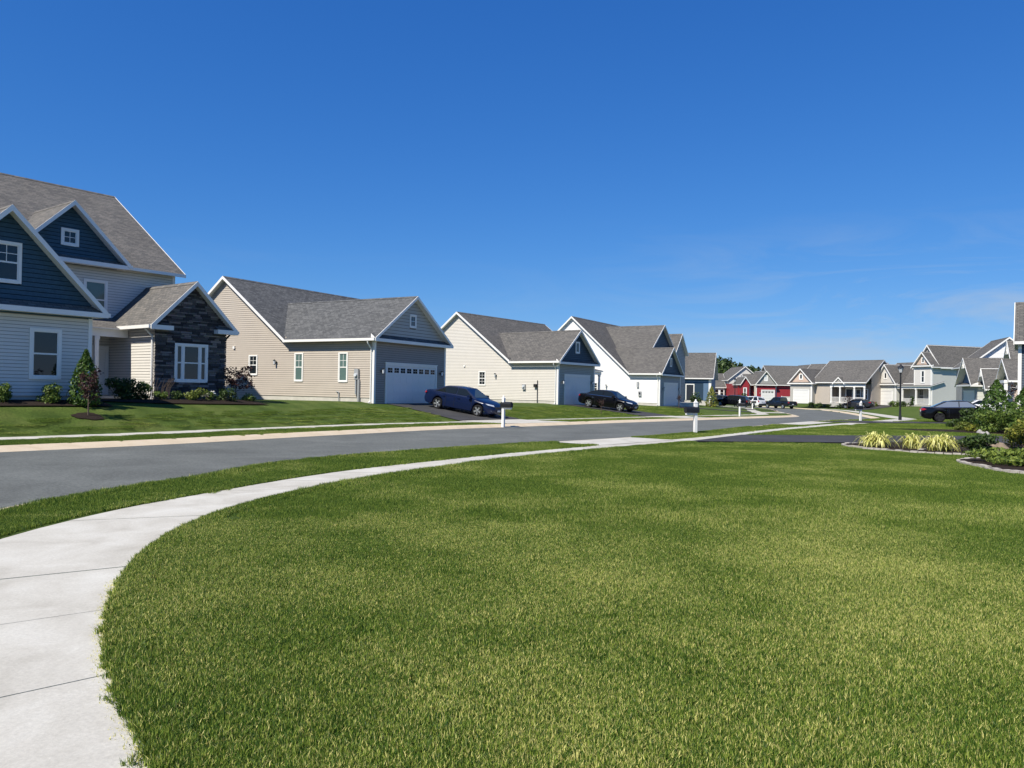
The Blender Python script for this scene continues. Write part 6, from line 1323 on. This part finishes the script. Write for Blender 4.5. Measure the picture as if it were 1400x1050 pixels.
def visible(x, y, m=3.5): return (y > 2.0) & (np.abs(x) < 0.70*y+m)
def keep(x, y, mrg):
    near = inpoly(x, y, LAWN); strip = (~inpoly(x, y, STREET)) & (~inpoly(x, y, WALK)) & (pdist(x, y, NEs) < 3.2) & (pdist(x, y, NEs) > 0.56+mrg) & (pdist(x, y, OUT) > mrg) & (~near)
    a = near & (pdist(x, y, IN) > mrg)
    for P in DRV+BEDS: a &= ~(inpoly(x, y, P)) & (pdist(x, y, np.vstack([P, P[:1]])) > mrg*0.8)
    for (p, q) in (((1.7, 24.5), (4.8, 27.8)), ((15.2, 45.5), (19.4, 51.6))):
        c = np.array([at_dist(NEs, p, .02, -1), at_dist(NEs, q, .02, -1), at_dist(NEs, q, 2.4, -1), at_dist(NEs, p, 2.4, -1)]); strip &= ~inpoly(x, y, c) & (pdist(x, y, np.vstack([c, c[:1]])) > mrg)
    return (a | strip) & visible(x, y)
def place(x0, x1, y0, y1, step, ymin, ymax, size):
    gx_, gy_ = np.meshgrid(np.arange(x0, x1, step), np.arange(y0, y1, step)); x = gx_.ravel()+rng.uniform(-.22, .22, gx_.size)*step; y = gy_.ravel()+rng.uniform(-.22, .22, gx_.size)*step
    k_ = keep(x, y, size*0.5*0.80) & (y >= ymin) & (y < ymax); return x[k_], y[k_]
for nm, lab, args, pr in (('lawn_grass', 'mown green lawn grass in the foreground', (-10, 10.5, 1.5, 9.6, 0.215, 1.5, 9.4, 0.34), PA), ('lawn_grass', 'mown lawn grass in the middle distance with the verge strip', (-9, 21, 9, 24, 0.42, 9.2, 23.5, 0.62), PB), ('lawn_grass', 'mown lawn grass further along the road', (-4, 45, 22, 64, 0.80, 23.0, 64, 1.15), PC)):
    x, y = place(*args); scatter(nm, lab, np.stack([x, y], 1), lot_z(x, y)-0.004, rng.random(len(x))*6.28, rng.uniform(0.88, 1.12, len(x)), pr)
# a fringe of small tufts along the edges, leaning over the concrete
ldrv = [np.array([h_.world(a0, -0.5), h_.world(a1, -0.5), at_dist(FEs, h_.world(a1, 0), .5, 1), at_dist(FEs, h_.world(a0, 0), .5, 1)]) for h_, a0, a1 in ((h2, 1.0, 6.1), (h3, 0.8, 4.9), (h4, 1.2, 5.7))]
def keep_far(x, y, mrg, strip=False):
    d = pdist(x, y, FEs); lf = (d < pdist(x, y, NEs)) & ~inpoly(x, y, STREET); D = np.interp(y, [28, 45, 62, 82, 110], [7.0, 10.0, 11.5, 15.0, 16.0])
    k_ = lf & visible(x, y) & ((((d > 0.66+mrg) & (d < 2.66-mrg)) if strip else ((d > 3.8+mrg) & (d < D-1.0-mrg))))
    for P in ldrv: k_ &= ~inpoly(x, y, P) & (pdist(x, y, np.vstack([P, P[:1]])) > mrg)
    return k_ & (np.hypot(x+14.35, y-26.05) > 0.75+mrg)
g1, g2 = np.meshgrid(np.arange(-24, 16, 0.62), np.arange(16, 76, 0.62)); x = g1.ravel()+rng.uniform(-.3, .3, g1.size); y = g2.ravel()+rng.uniform(-.3, .3, g1.size); q = keep_far(x, y, 0.3); x, y = x[q], y[q]
scatter('lawn_grass', 'mown lawn grass in front of the houses across the road', np.stack([x, y], 1), lot_z(x, y)-0.004, rng.random(len(x))*6.28, rng.uniform(0.62, 0.78, len(x)), PC)
g1, g2 = np.meshgrid(np.arange(-24, 16, 0.36), np.arange(14, 76, 0.36)); x = g1.ravel()+rng.uniform(-.1, .1, g1.size); y = g2.ravel()+rng.uniform(-.1, .1, g2.size); q = keep_far(x, y, 0.22, True); x, y = x[q], y[q]
scatter('lawn_grass', 'grass strip between the far kerb and its sidewalk', np.stack([x, y], 1), lot_z(x, y)-0.004, rng.random(len(x))*6.28, rng.uniform(0.95, 1.25, len(x)), PB)
PT = [blade_patch('blades_fringe', 0.085, 110, 0.046, 0.0048, True, 0.65) for _ in range(5)]
PD = [blade_patch('dry_clippings', 0.10, 26, 0.022, 0.0042, True, 1.2, 0.999) for _ in range(4)]
PT2 = [blade_patch('blades_fringe_far', 0.20, 220, 0.056, 0.010, False, 0.5) for _ in range(4)]
def fringe(P, side, y0, y1, step, off_, pr, label):
    Q = resample(P, int(plen(P)/step)); X_ = []; 
    for o_ in off_: X_.append(offset(Q, side*o_)+rng.normal(0, 0.011, Q.shape))
    X_ = np.vstack(X_); k_ = (X_[:, 1] >= y0) & (X_[:, 1] < y1) & visible(X_[:, 0], X_[:, 1])
    for a_ in (((1.7, 24.5), (4.8, 27.8)), ((15.2, 45.5), (19.4, 51.6))):
        c = np.array([at_dist(NEs, a_[0], .02, -1), at_dist(NEs, a_[1], .02, -1), at_dist(NEs, a_[1], 2.4, -1), at_dist(NEs, a_[0], 2.4, -1)]); k_ &= ~inpoly(X_[:, 0], X_[:, 1], c)
    for P_ in DRV: k_ &= ~inpoly(X_[:, 0], X_[:, 1], P_)
    X_ = X_[k_]; scatter('lawn_grass', label, X_, lot_z(X_[:, 0], X_[:, 1])-0.004, rng.random(len(X_))*6.28, rng.uniform(0.8, 1.25, len(X_)), pr)
fringe(IN, -1, 1.5, 12, 0.035, (0.025, 0.06, 0.11, 0.17), PT, 'grass fringe leaning over the inner edge of the sidewalk'); fringe(IN, -1, 12, 45, 0.10, (0.05, 0.14, 0.24), PT2, 'grass fringe along the far stretch of the sidewalk')
fringe(IN, -1, 2, 6.5, 0.05, (-0.03, 0.0), PD, 'dry straw-coloured clippings along the lawn edge'); fringe(OUT, 1, 5, 15, 0.045, (0.03, 0.08, 0.14, 0.2), PT, 'grass fringe on the outer edge of the sidewalk'); fringe(OUT, 1, 15, 45, 0.10, (0.06, 0.15, 0.25), PT2, 'grass fringe on the verge strip further on')
fringe(NEs, -1, 8, 40, 0.13, (0.62, 0.72), PT2, 'grass fringe along the near kerb')
